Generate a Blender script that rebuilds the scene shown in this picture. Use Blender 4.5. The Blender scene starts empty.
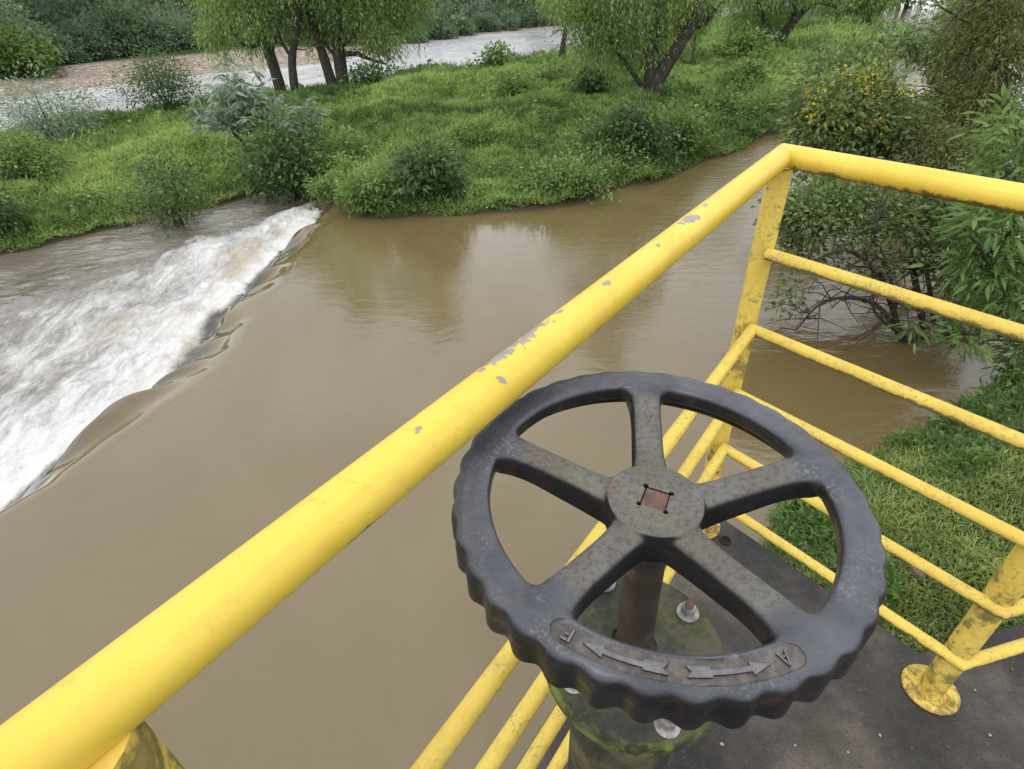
import bpy, bmesh, math, random
import numpy as np
from mathutils import Vector, Matrix

random.seed(7)
rng = np.random.default_rng(11)
scene = bpy.context.scene
COL = scene.collection
R_ = math.radians
PI = math.pi

# ------------------------------------------------------------------ camera
HC = 1.394                                   # eye height above the platform deck
F_PX = 570.67
FW = np.array([0.0, 0.81911152, -0.5736343])
RT = np.array([0.9990083, -0.02554066, -0.03647036])
UP = np.array([0.0445243, 0.57306543, 0.81829921])
CAMP = np.array([0.0, 0.0, HC])
ZW = -2.2                                    # pool level
ZL = -2.65                                   # level below the weir and of the far river
cam_d = bpy.data.cameras.new("camera")
cam = bpy.data.objects.new("camera", cam_d)
COL.objects.link(cam)
M = Matrix(((RT[0], UP[0], -FW[0], 0), (RT[1], UP[1], -FW[1], 0), (RT[2], UP[2], -FW[2], HC), (0, 0, 0, 1)))
cam.matrix_world = M
cam_d.sensor_width = 36.0
cam_d.lens = F_PX / 1024 * 36.0
cam_d.clip_start = 0.02
cam_d.clip_end = 2000
scene.camera = cam


def sight(x, y, Y):
    """surveyed point: bearing (x, y) at distance Y along the valley"""
    v = FW + RT * (x - 512) / F_PX - UP * (y - 384.5) / F_PX
    return CAMP + v * (Y / v[1])


# ------------------------------------------------------------------ materials
def new_mat(name):
    m = bpy.data.materials.new(name)
    m.use_nodes = True
    nt = m.node_tree
    nt.nodes.clear()
    out = nt.nodes.new("ShaderNodeOutputMaterial")
    b = nt.nodes.new("ShaderNodeBsdfPrincipled")
    nt.links.new(b.outputs[0], out.inputs[0])
    return m, nt, b, out


class NT:
    """small helper around a node tree"""
    def __init__(s, nt):
        s.nt = nt

    def n(s, t, **k):
        o = s.nt.nodes.new(t)
        for a, v in k.items():
            setattr(o, a, v)
        return o

    def link(s, a, b):
        s.nt.links.new(a, b)

    def val(s, sock, v):
        if hasattr(v, "links") or isinstance(v, bpy.types.NodeSocket):
            s.link(v, sock)
        else:
            sock.default_value = v

    def coord(s, kind="Object"):
        return s.n("ShaderNodeTexCoord").outputs[kind]

    def noise(s, vec, scale, detail=4, rough=0.55, dist=0.0, dim="3D"):
        o = s.n("ShaderNodeTexNoise")
        s.link(vec, o.inputs["Vector"])
        o.inputs["Scale"].default_value = scale
        o.inputs["Detail"].default_value = detail
        o.inputs["Roughness"].default_value = rough
        o.inputs["Distortion"].default_value = dist
        return o.outputs["Fac"]

    def voronoi(s, vec, scale, feature="F1", out="Distance"):
        o = s.n("ShaderNodeTexVoronoi", feature=feature)
        s.link(vec, o.inputs["Vector"])
        o.inputs["Scale"].default_value = scale
        return o.outputs[out]

    def ramp(s, fac, stops, interp="LINEAR"):
        o = s.n("ShaderNodeValToRGB")
        o.color_ramp.interpolation = interp
        e = o.color_ramp.elements
        while len(e) < len(stops):
            e.new(0.5)
        for k, (p, c) in enumerate(stops):
            e[k].position = p
            e[k].color = (*c, 1) if len(c) == 3 else c
        s.link(fac, o.inputs[0])
        return o.outputs[0]

    def step(s, fac, a, b):
        o = s.n("ShaderNodeMapRange", interpolation_type="SMOOTHSTEP")
        s.link(fac, o.inputs["Value"])
        o.inputs["From Min"].default_value = a
        o.inputs["From Max"].default_value = b
        return o.outputs["Result"]

    def math(s, op, a, b=0.0, clamp=False):
        o = s.n("ShaderNodeMath", operation=op, use_clamp=clamp)
        s.val(o.inputs[0], a)
        s.val(o.inputs[1], b)
        return o.outputs[0]

    def mix(s, fac, a, b, blend="MIX"):
        o = s.n("ShaderNodeMix", data_type="RGBA", blend_type=blend)
        s.val(o.inputs[0], fac)
        for i, v in ((6, a), (7, b)):
            if isinstance(v, tuple):
                o.inputs[i].default_value = (*v, 1)
            else:
                s.link(v, o.inputs[i])
        return o.outputs[2]

    def attr(s, name, out="Fac"):
        return s.n("ShaderNodeAttribute", attribute_name=name).outputs[out]

    def bump(s, h, strength, dist, normal=None):
        o = s.n("ShaderNodeBump")
        s.link(h, o.inputs["Height"])
        o.inputs["Strength"].default_value = strength
        o.inputs["Distance"].default_value = dist
        if normal is not None:
            s.link(normal, o.inputs["Normal"])
        return o.outputs[0]

    def mapping(s, vec, scale=(1, 1, 1), rot=(0, 0, 0)):
        o = s.n("ShaderNodeMapping")
        s.link(vec, o.inputs["Vector"])
        o.inputs["Scale"].default_value = scale
        o.inputs["Rotation"].default_value = rot
        return o.outputs[0]

    def sep(s, vec):
        o = s.n("ShaderNodeSeparateXYZ")
        s.link(vec, o.inputs[0])
        return o.outputs


def foliage_mat(name, dark, mid, light, transl=0.32, rough=0.5, spec=0.3):
    m, nt, b, out = new_mat(name)
    h = NT(nt)
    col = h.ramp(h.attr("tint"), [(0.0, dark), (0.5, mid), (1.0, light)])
    h.link(col, b.inputs["Base Color"])
    b.inputs["Roughness"].default_value = rough
    b.inputs["Specular IOR Level"].default_value = spec
    t = h.n("ShaderNodeBsdfTranslucent")
    h.link(h.mix(0.30, h.mix(1.0, col, (1.5, 1.55, 1.2), "MULTIPLY"), (0.2, 0.26, 0.05)), t.inputs[0])
    mx = h.n("ShaderNodeMixShader")
    mx.inputs[0].default_value = transl
    h.link(b.outputs[0], mx.inputs[1])
    h.link(t.outputs[0], mx.inputs[2])
    h.link(mx.outputs[0], out.inputs[0])
    return m


def yellow_mat(name, grime, chips=()):
    m, nt, b, out = new_mat(name)
    h = NT(nt)
    co = h.coord("Object")
    n1 = h.noise(co, 7, 5)
    base = h.mix(h.step(n1, 0.3, 0.75), (0.78, 0.57, 0.080), (0.68, 0.465, 0.05))
    # fine brown speckle
    sp = h.noise(co, 150, 3, 0.6)
    sp2 = h.noise(co, 16, 4, 0.6)
    spm = h.math("MULTIPLY", h.step(sp, 0.56, 0.66), h.step(sp2, 0.5 - 0.13 * grime, 0.68))
    base = h.mix(h.math("MULTIPLY", spm, 0.3 + 0.3 * grime), base, (0.2, 0.13, 0.03))
    # algae and dirt collecting on downward faces
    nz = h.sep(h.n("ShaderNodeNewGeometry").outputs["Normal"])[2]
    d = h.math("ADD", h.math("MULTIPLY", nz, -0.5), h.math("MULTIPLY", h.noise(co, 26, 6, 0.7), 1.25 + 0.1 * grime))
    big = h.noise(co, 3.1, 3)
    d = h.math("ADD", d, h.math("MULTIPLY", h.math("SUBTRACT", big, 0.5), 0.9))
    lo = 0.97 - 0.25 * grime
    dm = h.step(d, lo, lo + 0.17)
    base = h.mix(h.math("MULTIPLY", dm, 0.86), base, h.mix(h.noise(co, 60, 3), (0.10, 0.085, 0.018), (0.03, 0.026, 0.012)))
    # streaky olive film
    film = h.step(h.noise(co, 34 if grime else 11, 6, 0.7), 0.46, 0.72)
    base = h.mix(h.math("MULTIPLY", film, 0.12 + 0.33 * grime), base, (0.40, 0.29, 0.055))
    if grime:
        base = h.mix(h.math("MULTIPLY", h.math("MULTIPLY", h.step(h.noise(co, 150, 5, 0.75), 0.48, 0.66), h.step(h.noise(co, 6, 4, 0.6), 0.44, 0.62)), 0.75), base, (0.27, 0.21, 0.05))
        base = h.mix(0.12, base, (0.55, 0.5, 0.3))
    chip = None
    cn = h.noise(co, 75, 4, 0.65)
    for (c, ax, ln, wd) in chips:
        v = h.n("ShaderNodeVectorMath", operation="SUBTRACT")
        h.link(co, v.inputs[0]); v.inputs[1].default_value = c
        dt = h.n("ShaderNodeVectorMath", operation="DOT_PRODUCT")
        h.link(v.outputs[0], dt.inputs[0]); dt.inputs[1].default_value = ax
        al = h.math("ABSOLUTE", dt.outputs["Value"])
        le = h.n("ShaderNodeVectorMath", operation="LENGTH")
        h.link(v.outputs[0], le.inputs[0])
        l2 = h.math("POWER", le.outputs["Value"], 2.0)
        pr = h.math("SQRT", h.math("MAXIMUM", h.math("SUBTRACT", l2, h.math("POWER", al, 2.0)), 0.0))
        e = h.math("ADD", h.math("POWER", h.math("DIVIDE", al, ln), 2.0), h.math("POWER", h.math("DIVIDE", pr, wd), 2.0))
        e = h.math("ADD", e, h.math("MULTIPLY", h.math("SUBTRACT", cn, 0.5), 5.0))
        k = h.math("SUBTRACT", 1.0, h.step(e, 0.62, 0.75))
        chip = k if chip is None else h.math("MAXIMUM", chip, k)
    rc = h.step(h.noise(co, 33, 3, 0.6), 0.755 - 0.03 * grime, 0.77 - 0.03 * grime)
    chip = rc if chip is None else h.math("MAXIMUM", chip, rc)
    base = h.mix(chip, base, h.mix(h.noise(co, 90, 3), (0.34, 0.33, 0.30), (0.25, 0.2, 0.15)))
    if grime:
        pz = h.sep(co)[2]
        foot = h.math("MULTIPLY", h.math("SUBTRACT", 1.0, h.step(pz, 0.004, 0.10)), h.step(h.noise(co, 38, 6, 0.7), 0.40, 0.60))
        base = h.mix(h.math("MULTIPLY", foot, 0.75), base, h.mix(h.noise(co, 70, 3), (0.16, 0.085, 0.03), (0.05, 0.036, 0.02)))
    else:
        # long faint drag marks and dust on the hand rail
        drag = h.step(h.noise(h.mapping(co, (1, 1, 1)), 5.5, 7, 0.72), 0.52, 0.72)
        base = h.mix(h.math("MULTIPLY", drag, 0.28), base, (0.42, 0.29, 0.05))
    h.link(base, b.inputs["Base Color"])
    b.inputs["Roughness"].default_value = 0.42 + 0.2 * grime
    b.inputs["Specular IOR Level"].default_value = 0.4
    hh = h.math("SUBTRACT", h.math("ADD", h.math("MULTIPLY", h.noise(co, 40, 4), 0.35), h.math("MULTIPLY", h.noise(co, 9, 3), 1.6)), h.math("MULTIPLY", chip, 0.6))
    h.link(h.bump(hh, 0.6, 0.0016), b.inputs["Normal"])
    return m


def wheel_mat():
    m, nt, b, out = new_mat("cast_iron")
    h = NT(nt)
    co = h.coord("Object")
    x, y, z = h.sep(co)
    r = h.math("SQRT", h.math("ADD", h.math("MULTIPLY", x, x), h.math("MULTIPLY", y, y)))
    r = h.math("ADD", r, h.math("MULTIPLY", h.math("SUBTRACT", h.noise(co, 30, 5, 0.7), 0.5), 0.022))
    rim = h.step(r, 0.112, 0.130)
    paint = h.mix(h.step(h.noise(co, 15, 6, 0.65), 0.36, 0.64), (0.034, 0.036, 0.047), (0.066, 0.069, 0.084))
    # worn pale speckle on the painted rim
    w = h.math("MULTIPLY", h.step(h.noise(co, 330, 4, 0.75), 0.50, 0.62), h.step(h.noise(co, 13, 5, 0.65), 0.47, 0.66))
    paint = h.mix(h.math("MULTIPLY", w, 0.7), paint, (0.25, 0.245, 0.25))
    dk = h.math("MULTIPLY", h.step(h.noise(co, 210, 4, 0.7), 0.53, 0.64), h.step(h.noise(co, 9, 4, 0.6), 0.42, 0.62))
    paint = h.mix(h.math("MULTIPLY", dk, 0.6), paint, (0.028, 0.027, 0.030))
    w2 = h.step(h.noise(co, 46, 5, 0.7), 0.66, 0.74)
    paint = h.mix(h.math("MULTIPLY", w2, 0.55), paint, (0.24, 0.22, 0.22))
    bare = h.mix(h.step(h.noise(co, 24, 5, 0.65), 0.38, 0.66), (0.115, 0.105, 0.085), (0.15, 0.143, 0.128))
    bare = h.mix(h.math("MULTIPLY", h.step(h.noise(co, 17, 5, 0.7), 0.54, 0.7), 0.8), bare, (0.145, 0.086, 0.06))
    bare = h.mix(h.math("MULTIPLY", h.step(h.noise(co, 230, 5, 0.75), 0.46, 0.64), 0.7), bare, (0.045, 0.040, 0.034))
    bare = h.mix(h.math("MULTIPLY", h.step(h.noise(co, 11, 4, 0.6), 0.56, 0.72), 0.6), bare, (0.14, 0.145, 0.05))
    col = h.mix(rim, bare, paint)
    # near-black flanks with brown patches: faces that do not look up
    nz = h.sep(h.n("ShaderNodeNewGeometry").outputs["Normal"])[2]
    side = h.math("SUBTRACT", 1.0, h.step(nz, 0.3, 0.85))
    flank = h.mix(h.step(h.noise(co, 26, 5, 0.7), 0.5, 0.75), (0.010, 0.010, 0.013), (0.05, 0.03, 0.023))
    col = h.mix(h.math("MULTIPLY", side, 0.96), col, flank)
    # worn edges
    ed = h.n("ShaderNodeNewGeometry").outputs["Pointiness"]
    col = h.mix(h.math("MULTIPLY", h.step(ed, 0.52, 0.58), 0.6), col, (0.25, 0.245, 0.25))
    # brown ground of the sunk legend
    leg = h.attr("legend")
    brown = h.mix(h.step(h.noise(co, 120, 4, 0.7), 0.4, 0.65), (0.055, 0.043, 0.036), (0.125, 0.10, 0.083))
    col = h.mix(h.math("MULTIPLY", leg, 0.9), col, brown)
    h.link(col, b.inputs["Base Color"])
    rough = h.math("ADD", h.math("MULTIPLY", h.math("SUBTRACT", 1.0, rim), 0.36), 0.30)
    rough = h.math("ADD", rough, h.math("MULTIPLY", h.noise(co, 60, 4), 0.18))
    h.link(rough, b.inputs["Roughness"])
    h.link(h.math("MULTIPLY", rim, h.math("MULTIPLY", h.step(h.noise(co, 18, 4, 0.6), 0.38, 0.6), 0.55)), b.inputs["Coat Weight"])
    b.inputs["Coat Roughness"].default_value = 0.22
    h.link(h.math("SUBTRACT", 0.55, h.math("MULTIPLY", side, 0.30)), b.inputs["Specular IOR Level"])
    hh = h.math("ADD", h.math("MULTIPLY", h.noise(co, 300, 5, 0.75), 0.9), h.math("MULTIPLY", h.noise(co, 45, 4), 0.8))
    h.link(h.bump(hh, 0.75, 0.0017), b.inputs["Normal"])
    return m


def simple_mat(name, c1, c2, scale, rough=0.6, metal=0.0, spec=0.4, c3=None, s3=0.0, bump=0.0, bs=80, detail=5):
    m, nt, b, out = new_mat(name)
    h = NT(nt)
    co = h.coord("Object")
    col = h.mix(h.step(h.noise(co, scale, detail, 0.65), 0.35, 0.68), c1, c2)
    if c3:
        col = h.mix(h.math("MULTIPLY", h.step(h.noise(co, s3, 5, 0.7), 0.52, 0.66), 0.85), col, c3)
    h.link(col, b.inputs["Base Color"])
    b.inputs["Roughness"].default_value = rough
    b.inputs["Metallic"].default_value = metal
    b.inputs["Specular IOR Level"].default_value = spec
    if bump:
        h.link(h.bump(h.noise(co, bs, 5, 0.7), 0.7, bump), b.inputs["Normal"])
    return m


def concrete_mat():
    m, nt, b, out = new_mat("damp_concrete")
    h = NT(nt)
    co = h.coord("Object")
    big = h.noise(co, 3.2, 6, 0.65)
    col = h.ramp(big, [(0.36, (0.022, 0.019, 0.018)), (0.5, (0.060, 0.049, 0.041)), (0.66, (0.165, 0.134, 0.106))])
    crk = h.voronoi(h.mapping(co, (1, 1, 1)), 2.3, "DISTANCE_TO_EDGE")
    
    crk = h.math("ADD", crk, h.math("MULTIPLY", h.math("SUBTRACT", h.noise(co, 14, 5, 0.7), 0.5), 0.10))
    col = h.mix(h.math("MULTIPLY", h.math("SUBTRACT", 1.0, h.step(crk, 0.0, 0.006)), h.math("MULTIPLY", h.step(h.noise(co, 1.7, 3), 0.5, 0.6), 0.6)), col, (0.012, 0.011, 0.010))
    grit = h.voronoi(co, 240)
    col = h.mix(h.math("MULTIPLY", h.math("SUBTRACT", 1.0, h.step(grit, 0.12, 0.42)), h.math("MULTIPLY", h.step(h.noise(co, 45, 4), 0.42, 0.66), 0.5)), col, (0.25, 0.21, 0.17))
    col = h.mix(h.math("MULTIPLY", h.step(h.noise(co, 130, 4, 0.7), 0.5, 0.68), 0.65), col, (0.025, 0.024, 0.022))
    col = h.mix(h.math("MULTIPLY", h.step(h.noise(co, 5.5, 6, 0.7), 0.54, 0.68), 0.5), col, (0.075, 0.078, 0.035))
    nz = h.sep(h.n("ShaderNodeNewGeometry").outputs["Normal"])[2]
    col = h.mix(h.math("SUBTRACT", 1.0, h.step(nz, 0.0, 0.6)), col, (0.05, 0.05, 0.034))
    h.link(col, b.inputs["Base Color"])
    h.link(h.math("ADD", h.math("MULTIPLY", h.noise(co, 4, 4), 0.7), 0.22), b.inputs["Roughness"])
    hh = h.math("ADD", h.noise(co, 160, 4, 0.7), h.math("MULTIPLY", h.noise(co, 14, 4), 0.8))
    h.link(h.bump(hh, 0.9, 0.009), b.inputs["Normal"])
    return m


def mossy_mat():
    m, nt, b, out = new_mat("mossy_iron")
    h = NT(nt)
    co = h.coord("Object")
    x, y, z = h.sep(co)
    col = h.mix(h.step(h.noise(co, 15, 6, 0.7), 0.40, 0.60), (0.024, 0.026, 0.019), (0.095, 0.087, 0.046))
    col = h.mix(h.math("MULTIPLY", h.step(h.noise(co, 95, 4, 0.7), 0.48, 0.66), 0.5), col, (0.03, 0.03, 0.022))
    col = h.mix(h.math("MULTIPLY", h.step(h.noise(co, 9, 5, 0.7), 0.54, 0.68), 0.75), col, (0.17, 0.125, 0.065))
    nz = h.sep(h.n("ShaderNodeNewGeometry").outputs["Normal"])[2]
    flank = h.math("SUBTRACT", 1.0, h.step(nz, 0.3, 0.9))
    mo = h.math("MULTIPLY", h.step(h.noise(co, 42, 6, 0.75), 0.43, 0.56), h.step(h.noise(co, 9, 3), 0.36, 0.52))
    zone = h.step(z, 0.755, 0.80)
    mo = h.math("MULTIPLY", mo, h.math("MULTIPLY", zone, h.math("ADD", h.math("MULTIPLY", flank, 0.8), 0.2)))
    col = h.mix(mo, col, h.mix(h.noise(co, 150, 3), (0.10, 0.15, 0.018), (0.2, 0.25, 0.05)))
    h.link(col, b.inputs["Base Color"])
    b.inputs["Roughness"].default_value = 0.75
    hh = h.math("ADD", h.noise(co, 90, 5, 0.7), h.math("MULTIPLY", mo, 0.9))
    h.link(h.bump(hh, 0.9, 0.003), b.inputs["Normal"])
    return m


def ground_mat():
    m, nt, b, out = new_mat("ground_soil")
    h = NT(nt)
    co = h.coord("Object")
    soil = h.mix(h.step(h.noise(co, 1.3, 6, 0.7), 0.35, 0.68), (0.024, 0.036, 0.012), (0.055, 0.08, 0.022))
    soil = h.mix(h.math("MULTIPLY", h.step(h.noise(co, 4.5, 5, 0.7), 0.55, 0.7), 0.7), soil, (0.075, 0.055, 0.035))
    vor = h.n("ShaderNodeTexVoronoi")
    h.link(co, vor.inputs["Vector"]); vor.inputs["Scale"].default_value = 5.5
    pebble = h.ramp(h.sep(vor.outputs["Color"])[0], [(0.0, (0.24, 0.185, 0.145)), (0.45, (0.36, 0.285, 0.23)), (0.85, (0.45, 0.375, 0.315)), (1.0, (0.62, 0.56, 0.5))])
    pebble = h.mix(h.math("MULTIPLY", h.step(h.noise(co, 0.35, 6, 0.65), 0.45, 0.68), 0.4), pebble, (0.30, 0.235, 0.175))
    pebble = h.mix(h.math("MULTIPLY", h.step(vor.outputs["Distance"], 0.3, 0.6), 0.35), pebble, (0.1, 0.08, 0.06))
    col = h.mix(h.attr("gravel"), soil, pebble)
    mud = h.mix(h.noise(co, 6, 4), (0.10, 0.07, 0.04), (0.065, 0.05, 0.03))
    col = h.mix(h.attr("mud"), col, mud)
    h.link(col, b.inputs["Base Color"])
    b.inputs["Roughness"].default_value = 0.9
    b.inputs["Specular IOR Level"].default_value = 0.2
    h.link(h.bump(h.noise(co, 7, 6, 0.7), 0.8, 0.08), b.inputs["Normal"])
    return m


def water_mat(name, mud1, mud2, ripple=0.5, foamy=False, rscale=1.0, bdist=0.02, rough=0.05, ior=1.35):
    m, nt, b, out = new_mat(name)
    h = NT(nt)
    co = h.coord("Object")
    col = h.mix(h.step(h.noise(h.mapping(co, (1.0, 0.5, 1.0), (0, 0, 0.5)), 0.45, 6, 0.6, 2.2), 0.32, 0.68), mud1, mud2)
    x, y, z = h.sep(co)
    n1 = h.noise(h.mapping(co, (0.8, 1.7, 1.0), (0, 0, 0.35)), 3.2 * rscale, 4, 0.55, 0.6)
    n2 = h.noise(h.mapping(co, (1.0, 2.6, 1.0), (0, 0, -0.15)), 9.5 * rscale, 3, 0.55, 0.3)
    calm = h.step(h.noise(co, 0.22, 3), 0.4, 0.62)
    hh = h.math("ADD", n1, h.math("MULTIPLY", h.math("MULTIPLY", n2, 0.5), calm))
    if not foamy:
        hh = h.math("MULTIPLY", hh, h.math("ADD", 1.0, h.math("MULTIPLY", h.step(x, 1.0, 4.5), 2.2)))
    b.inputs["IOR"].default_value = ior
    b.inputs["Specular IOR Level"].default_value = 0.5
    if foamy:
        fb = h.attr("foam")
        st = h.mapping(co, (1.0, 0.42, 1.0), (0, 0, 0.5))
        warp = h.noise(st, 1.5, 5, 0.6, 1.2)
        fine = h.noise(h.mapping(co, (1.0, 0.5, 1.0), (0, 0, 0.5)), 6.0, 6, 0.7, 1.6)
        tot = h.math("ADD", fb, h.math("ADD", h.math("MULTIPLY", h.math("SUBTRACT", warp, 0.5), 1.7), h.math("MULTIPLY", h.math("SUBTRACT", fine, 0.5), 1.35)))
        f = h.step(tot, 0.25, 1.12)
        fc = h.mix(h.step(h.noise(st, 1.1, 4, 0.6), 0.46, 0.7), (0.70, 0.69, 0.665), (0.46, 0.40, 0.31))
        fc = h.mix(h.step(h.noise(co, 9, 5, 0.7), 0.56, 0.74), fc, (0.46, 0.435, 0.40))
        col = h.mix(h.attr("rough"), h.mix(h.step(h.noise(co, 0.35, 4, 0.6), 0.3, 0.7), MUD_A, MUD_B), col)
        col = h.mix(h.math("MULTIPLY", h.attr("lip"), h.math("ADD", 0.6, h.math("MULTIPLY", h.step(warp, 0.38, 0.6), 0.38))), col, (0.045, 0.045, 0.034))
        fcol = h.mix(h.math("MULTIPLY", f, 0.96), col, fc)
        h.link(fcol, b.inputs["Base Color"])
        rg = h.math("ADD", 0.06, h.math("MULTIPLY", f, 0.65))
        h.link(rg, b.inputs["Roughness"])
        hh = h.math("ADD", hh, h.math("MULTIPLY", h.math("MULTIPLY", fine, f), 1.5))
        rough = h.attr("rough")
        hh = h.math("MULTIPLY", hh, h.math("ADD", 0.06, rough))
        h.link(h.bump(hh, ripple, 0.05), b.inputs["Normal"])
    else:
        h.link(col, b.inputs["Base Color"])
        b.inputs["Roughness"].default_value = rough
        h.link(h.bump(hh, ripple, bdist), b.inputs["Normal"])
    return m


# ------------------------------------------------------------------ object helpers
def link(o, parent=None):
    COL.objects.link(o)
    if parent is not None:
        o.parent = parent
    return o


def tag(o, label=None, cat=None, group=None, kind=None):
    if label:
        o["label"] = label
    if cat:
        o["category"] = cat
    if group:
        o["group"] = group
    if kind:
        o["kind"] = kind
    return o


def empty(name, loc=(0, 0, 0)):
    o = bpy.data.objects.new(name, None)
    o.location = loc
    o.empty_display_size = 0.1
    return link(o)


def mesh_np(name, V, faces, mat, parent=None, smooth=True, attrs=None):
    """V (n,3); faces = one (m,k) int array, or a list of such arrays"""
    if isinstance(faces, np.ndarray):
        faces = [faces]
    me = bpy.data.meshes.new(name)
    V = np.asarray(V, dtype=np.float32)
    me.vertices.add(len(V))
    me.vertices.foreach_set("co", V.ravel())
    nl = sum(f.size for f in faces)
    npoly = sum(len(f) for f in faces)
    me.loops.add(nl)
    me.loops.foreach_set("vertex_index", np.concatenate([f.ravel() for f in faces]).astype(np.int32))
    me.polygons.add(npoly)
    tot = np.concatenate([np.full(len(f), f.shape[1], np.int32) for f in faces])
    st = np.concatenate([[0], np.cumsum(tot)[:-1]]).astype(np.int32)
    me.polygons.foreach_set("loop_start", st)
    me.polygons.foreach_set("loop_total", tot)
    me.polygons.foreach_set("use_smooth", np.full(npoly, bool(smooth)))
    for k, v in (attrs or {}).items():
        a = me.attributes.new(k, "FLOAT", "POINT")
        a.data.foreach_set("value", np.asarray(v, dtype=np.float32))
    me.update(calc_edges=True)
    me.validate()
    if mat:
        me.materials.append(mat)
    o = bpy.data.objects.new(name, me)
    return link(o, parent)


class MB:
    """collects simple solids that become one mesh"""
    def __init__(s):
        s.V, s.F = [], []

    def add(s, V, F):
        n = len(s.V)
        s.V += [tuple(v) for v in V]
        s.F += [tuple(i + n for i in f) for f in F]

    def tube(s, pts, r, sides=20, cap=True, r_end=None):
        pts = [np.array(p, float) for p in pts]
        n = len(pts)
        rs = r if hasattr(r, "__len__") else [r + ((r_end if r_end is not None else r) - r) * i / (n - 1) for i in range(n)]
        d = [(pts[i + 1] - pts[i]) / np.linalg.norm(pts[i + 1] - pts[i]) for i in range(n - 1)]
        a = np.array([0, 0, 1.0]) if abs(d[0][2]) < 0.9 else np.array([1.0, 0, 0])
        u = np.cross(d[0], a); u /= np.linalg.norm(u)
        V, F = [], []
        for i in range(n):
            d1 = d[max(i - 1, 0)]
            d2 = d[min(i, n - 2)]
            u = u - d1 * (u @ d1); u /= np.linalg.norm(u)
            v = np.cross(d1, u)
            mn = d1 + d2
            for k in range(sides):
                t = 2 * PI * k / sides
                o = (u * math.cos(t) + v * math.sin(t)) * rs[i]
                o = o - d1 * ((o @ mn) / (d1 @ mn))
                V.append(pts[i] + o)
            # carry the frame over the bend by the smallest rotation
            ax = np.cross(d1, d2)
            sn, cs = np.linalg.norm(ax), d1 @ d2
            if sn > 1e-7:
                ax = ax / sn
                u = u * cs + np.cross(ax, u) * sn + ax * (ax @ u) * (1 - cs)
            u /= np.linalg.norm(u)
        for i in range(n - 1):
            for k in range(sides):
                k2 = (k + 1) % sides
                F.append((i * sides + k, i * sides + k2, (i + 1) * sides + k2, (i + 1) * sides + k))
        if cap:
            F.append(tuple(range(sides))[::-1])
            F.append(tuple((n - 1) * sides + k for k in range(sides)))
        s.add(V, F)

    def lathe(s, c, axis_z, prof, sides=32, e1=None, e2=None, sq=None):
        """prof = [(r, z), ...] about a vertical (or given) axis"""
        c = np.array(c, float)
        e3 = np.array(axis_z, float); e3 /= np.linalg.norm(e3)
        if e1 is None:
            e1 = np.cross([0, 1, 0.01], e3); e1 /= np.linalg.norm(e1)
        e2 = np.cross(e3, e1)
        V, F = [], []
        for (r, z) in prof:
            for k in range(sides):
                t = 2 * PI * k / sides
                V.append(c + e3 * z + (e1 * math.cos(t) + e2 * math.sin(t)) * r)
        m = len(prof)
        for i in range(m - 1):
            for k in range(sides):
                k2 = (k + 1) % sides
                F.append((i * sides + k, i * sides + k2, (i + 1) * sides + k2, (i + 1) * sides + k))
        F.append(tuple(range(sides))[::-1])
        F.append(tuple((m - 1) * sides + k for k in range(sides)))
        s.add(V, F)

    def prism(s, poly, z0, z1):
        n = len(poly)
        V = [(x, y, z0) for x, y in poly] + [(x, y, z1) for x, y in poly]
        F = [tuple(range(n))[::-1], tuple(range(n, 2 * n))]
        for i in range(n):
            j = (i + 1) % n
            F.append((i, j, n + j, n + i))
        s.add(V, F)

    def build(s, name, mat, parent=None, smooth=35, bevel=0.0, segs=2):
        me = bpy.data.meshes.new(name)
        me.from_pydata([tuple(map(float, v)) for v in s.V], [], s.F)
        me.update()
        bm = bmesh.new(); bm.from_mesh(me)
        bmesh.ops.recalc_face_normals(bm, faces=bm.faces)
        for e in bm.edges:
            if len(e.link_faces) == 2 and e.calc_face_angle(0) > R_(smooth):
                e.smooth = False
        for f in bm.faces:
            f.smooth = True
        if bevel:
            bmesh.ops.bevel(bm, geom=[e for e in bm.edges if not e.smooth], offset=bevel, segments=segs, affect="EDGES", profile=0.6, clamp_overlap=True)
            for e in bm.edges:
                e.smooth = True
            for f in bm.faces:
                f.smooth = True
        bm.to_mesh(me); bm.free()
        me.materials.append(mat)
        o = bpy.data.objects.new(name, me)
        return link(o, parent)


# ------------------------------------------------------------------ value noise in numpy
def _hash(i, j, k):
    n = (i * 374761393 + j * 668265263 + k * 1274126177) & 0xFFFFFFFF
    n = ((n ^ (n >> 13)) * 1274126177) & 0xFFFFFFFF
    return ((n ^ (n >> 16)) & 0xFFFFFF) / float(0xFFFFFF)


def vnoise(x, y, seed=0):
    x = np.asarray(x, float); y = np.asarray(y, float)
    i = np.floor(x).astype(np.int64); j = np.floor(y).astype(np.int64)
    fx = x - i; fy = y - j
    fx = fx * fx * (3 - 2 * fx); fy = fy * fy * (3 - 2 * fy)
    a = _hash(i, j, seed); b = _hash(i + 1, j, seed); c = _hash(i, j + 1, seed); d = _hash(i + 1, j + 1, seed)
    return (a * (1 - fx) + b * fx) * (1 - fy) + (c * (1 - fx) + d * fx) * fy


def fbm(x, y, seed=0, oct=4):
    s = 0; a = 0.5; t = 0
    for o in range(oct):
        s = s + a * vnoise(x * 2 ** o + 17.3 * o, y * 2 ** o - 9.1 * o, seed + o)
        t += a; a *= 0.5
    return s / t


def sstep(x, a, b):
    t = np.clip((x - a) / (b - a), 0, 1)
    return t * t * (3 - 2 * t)


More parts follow.
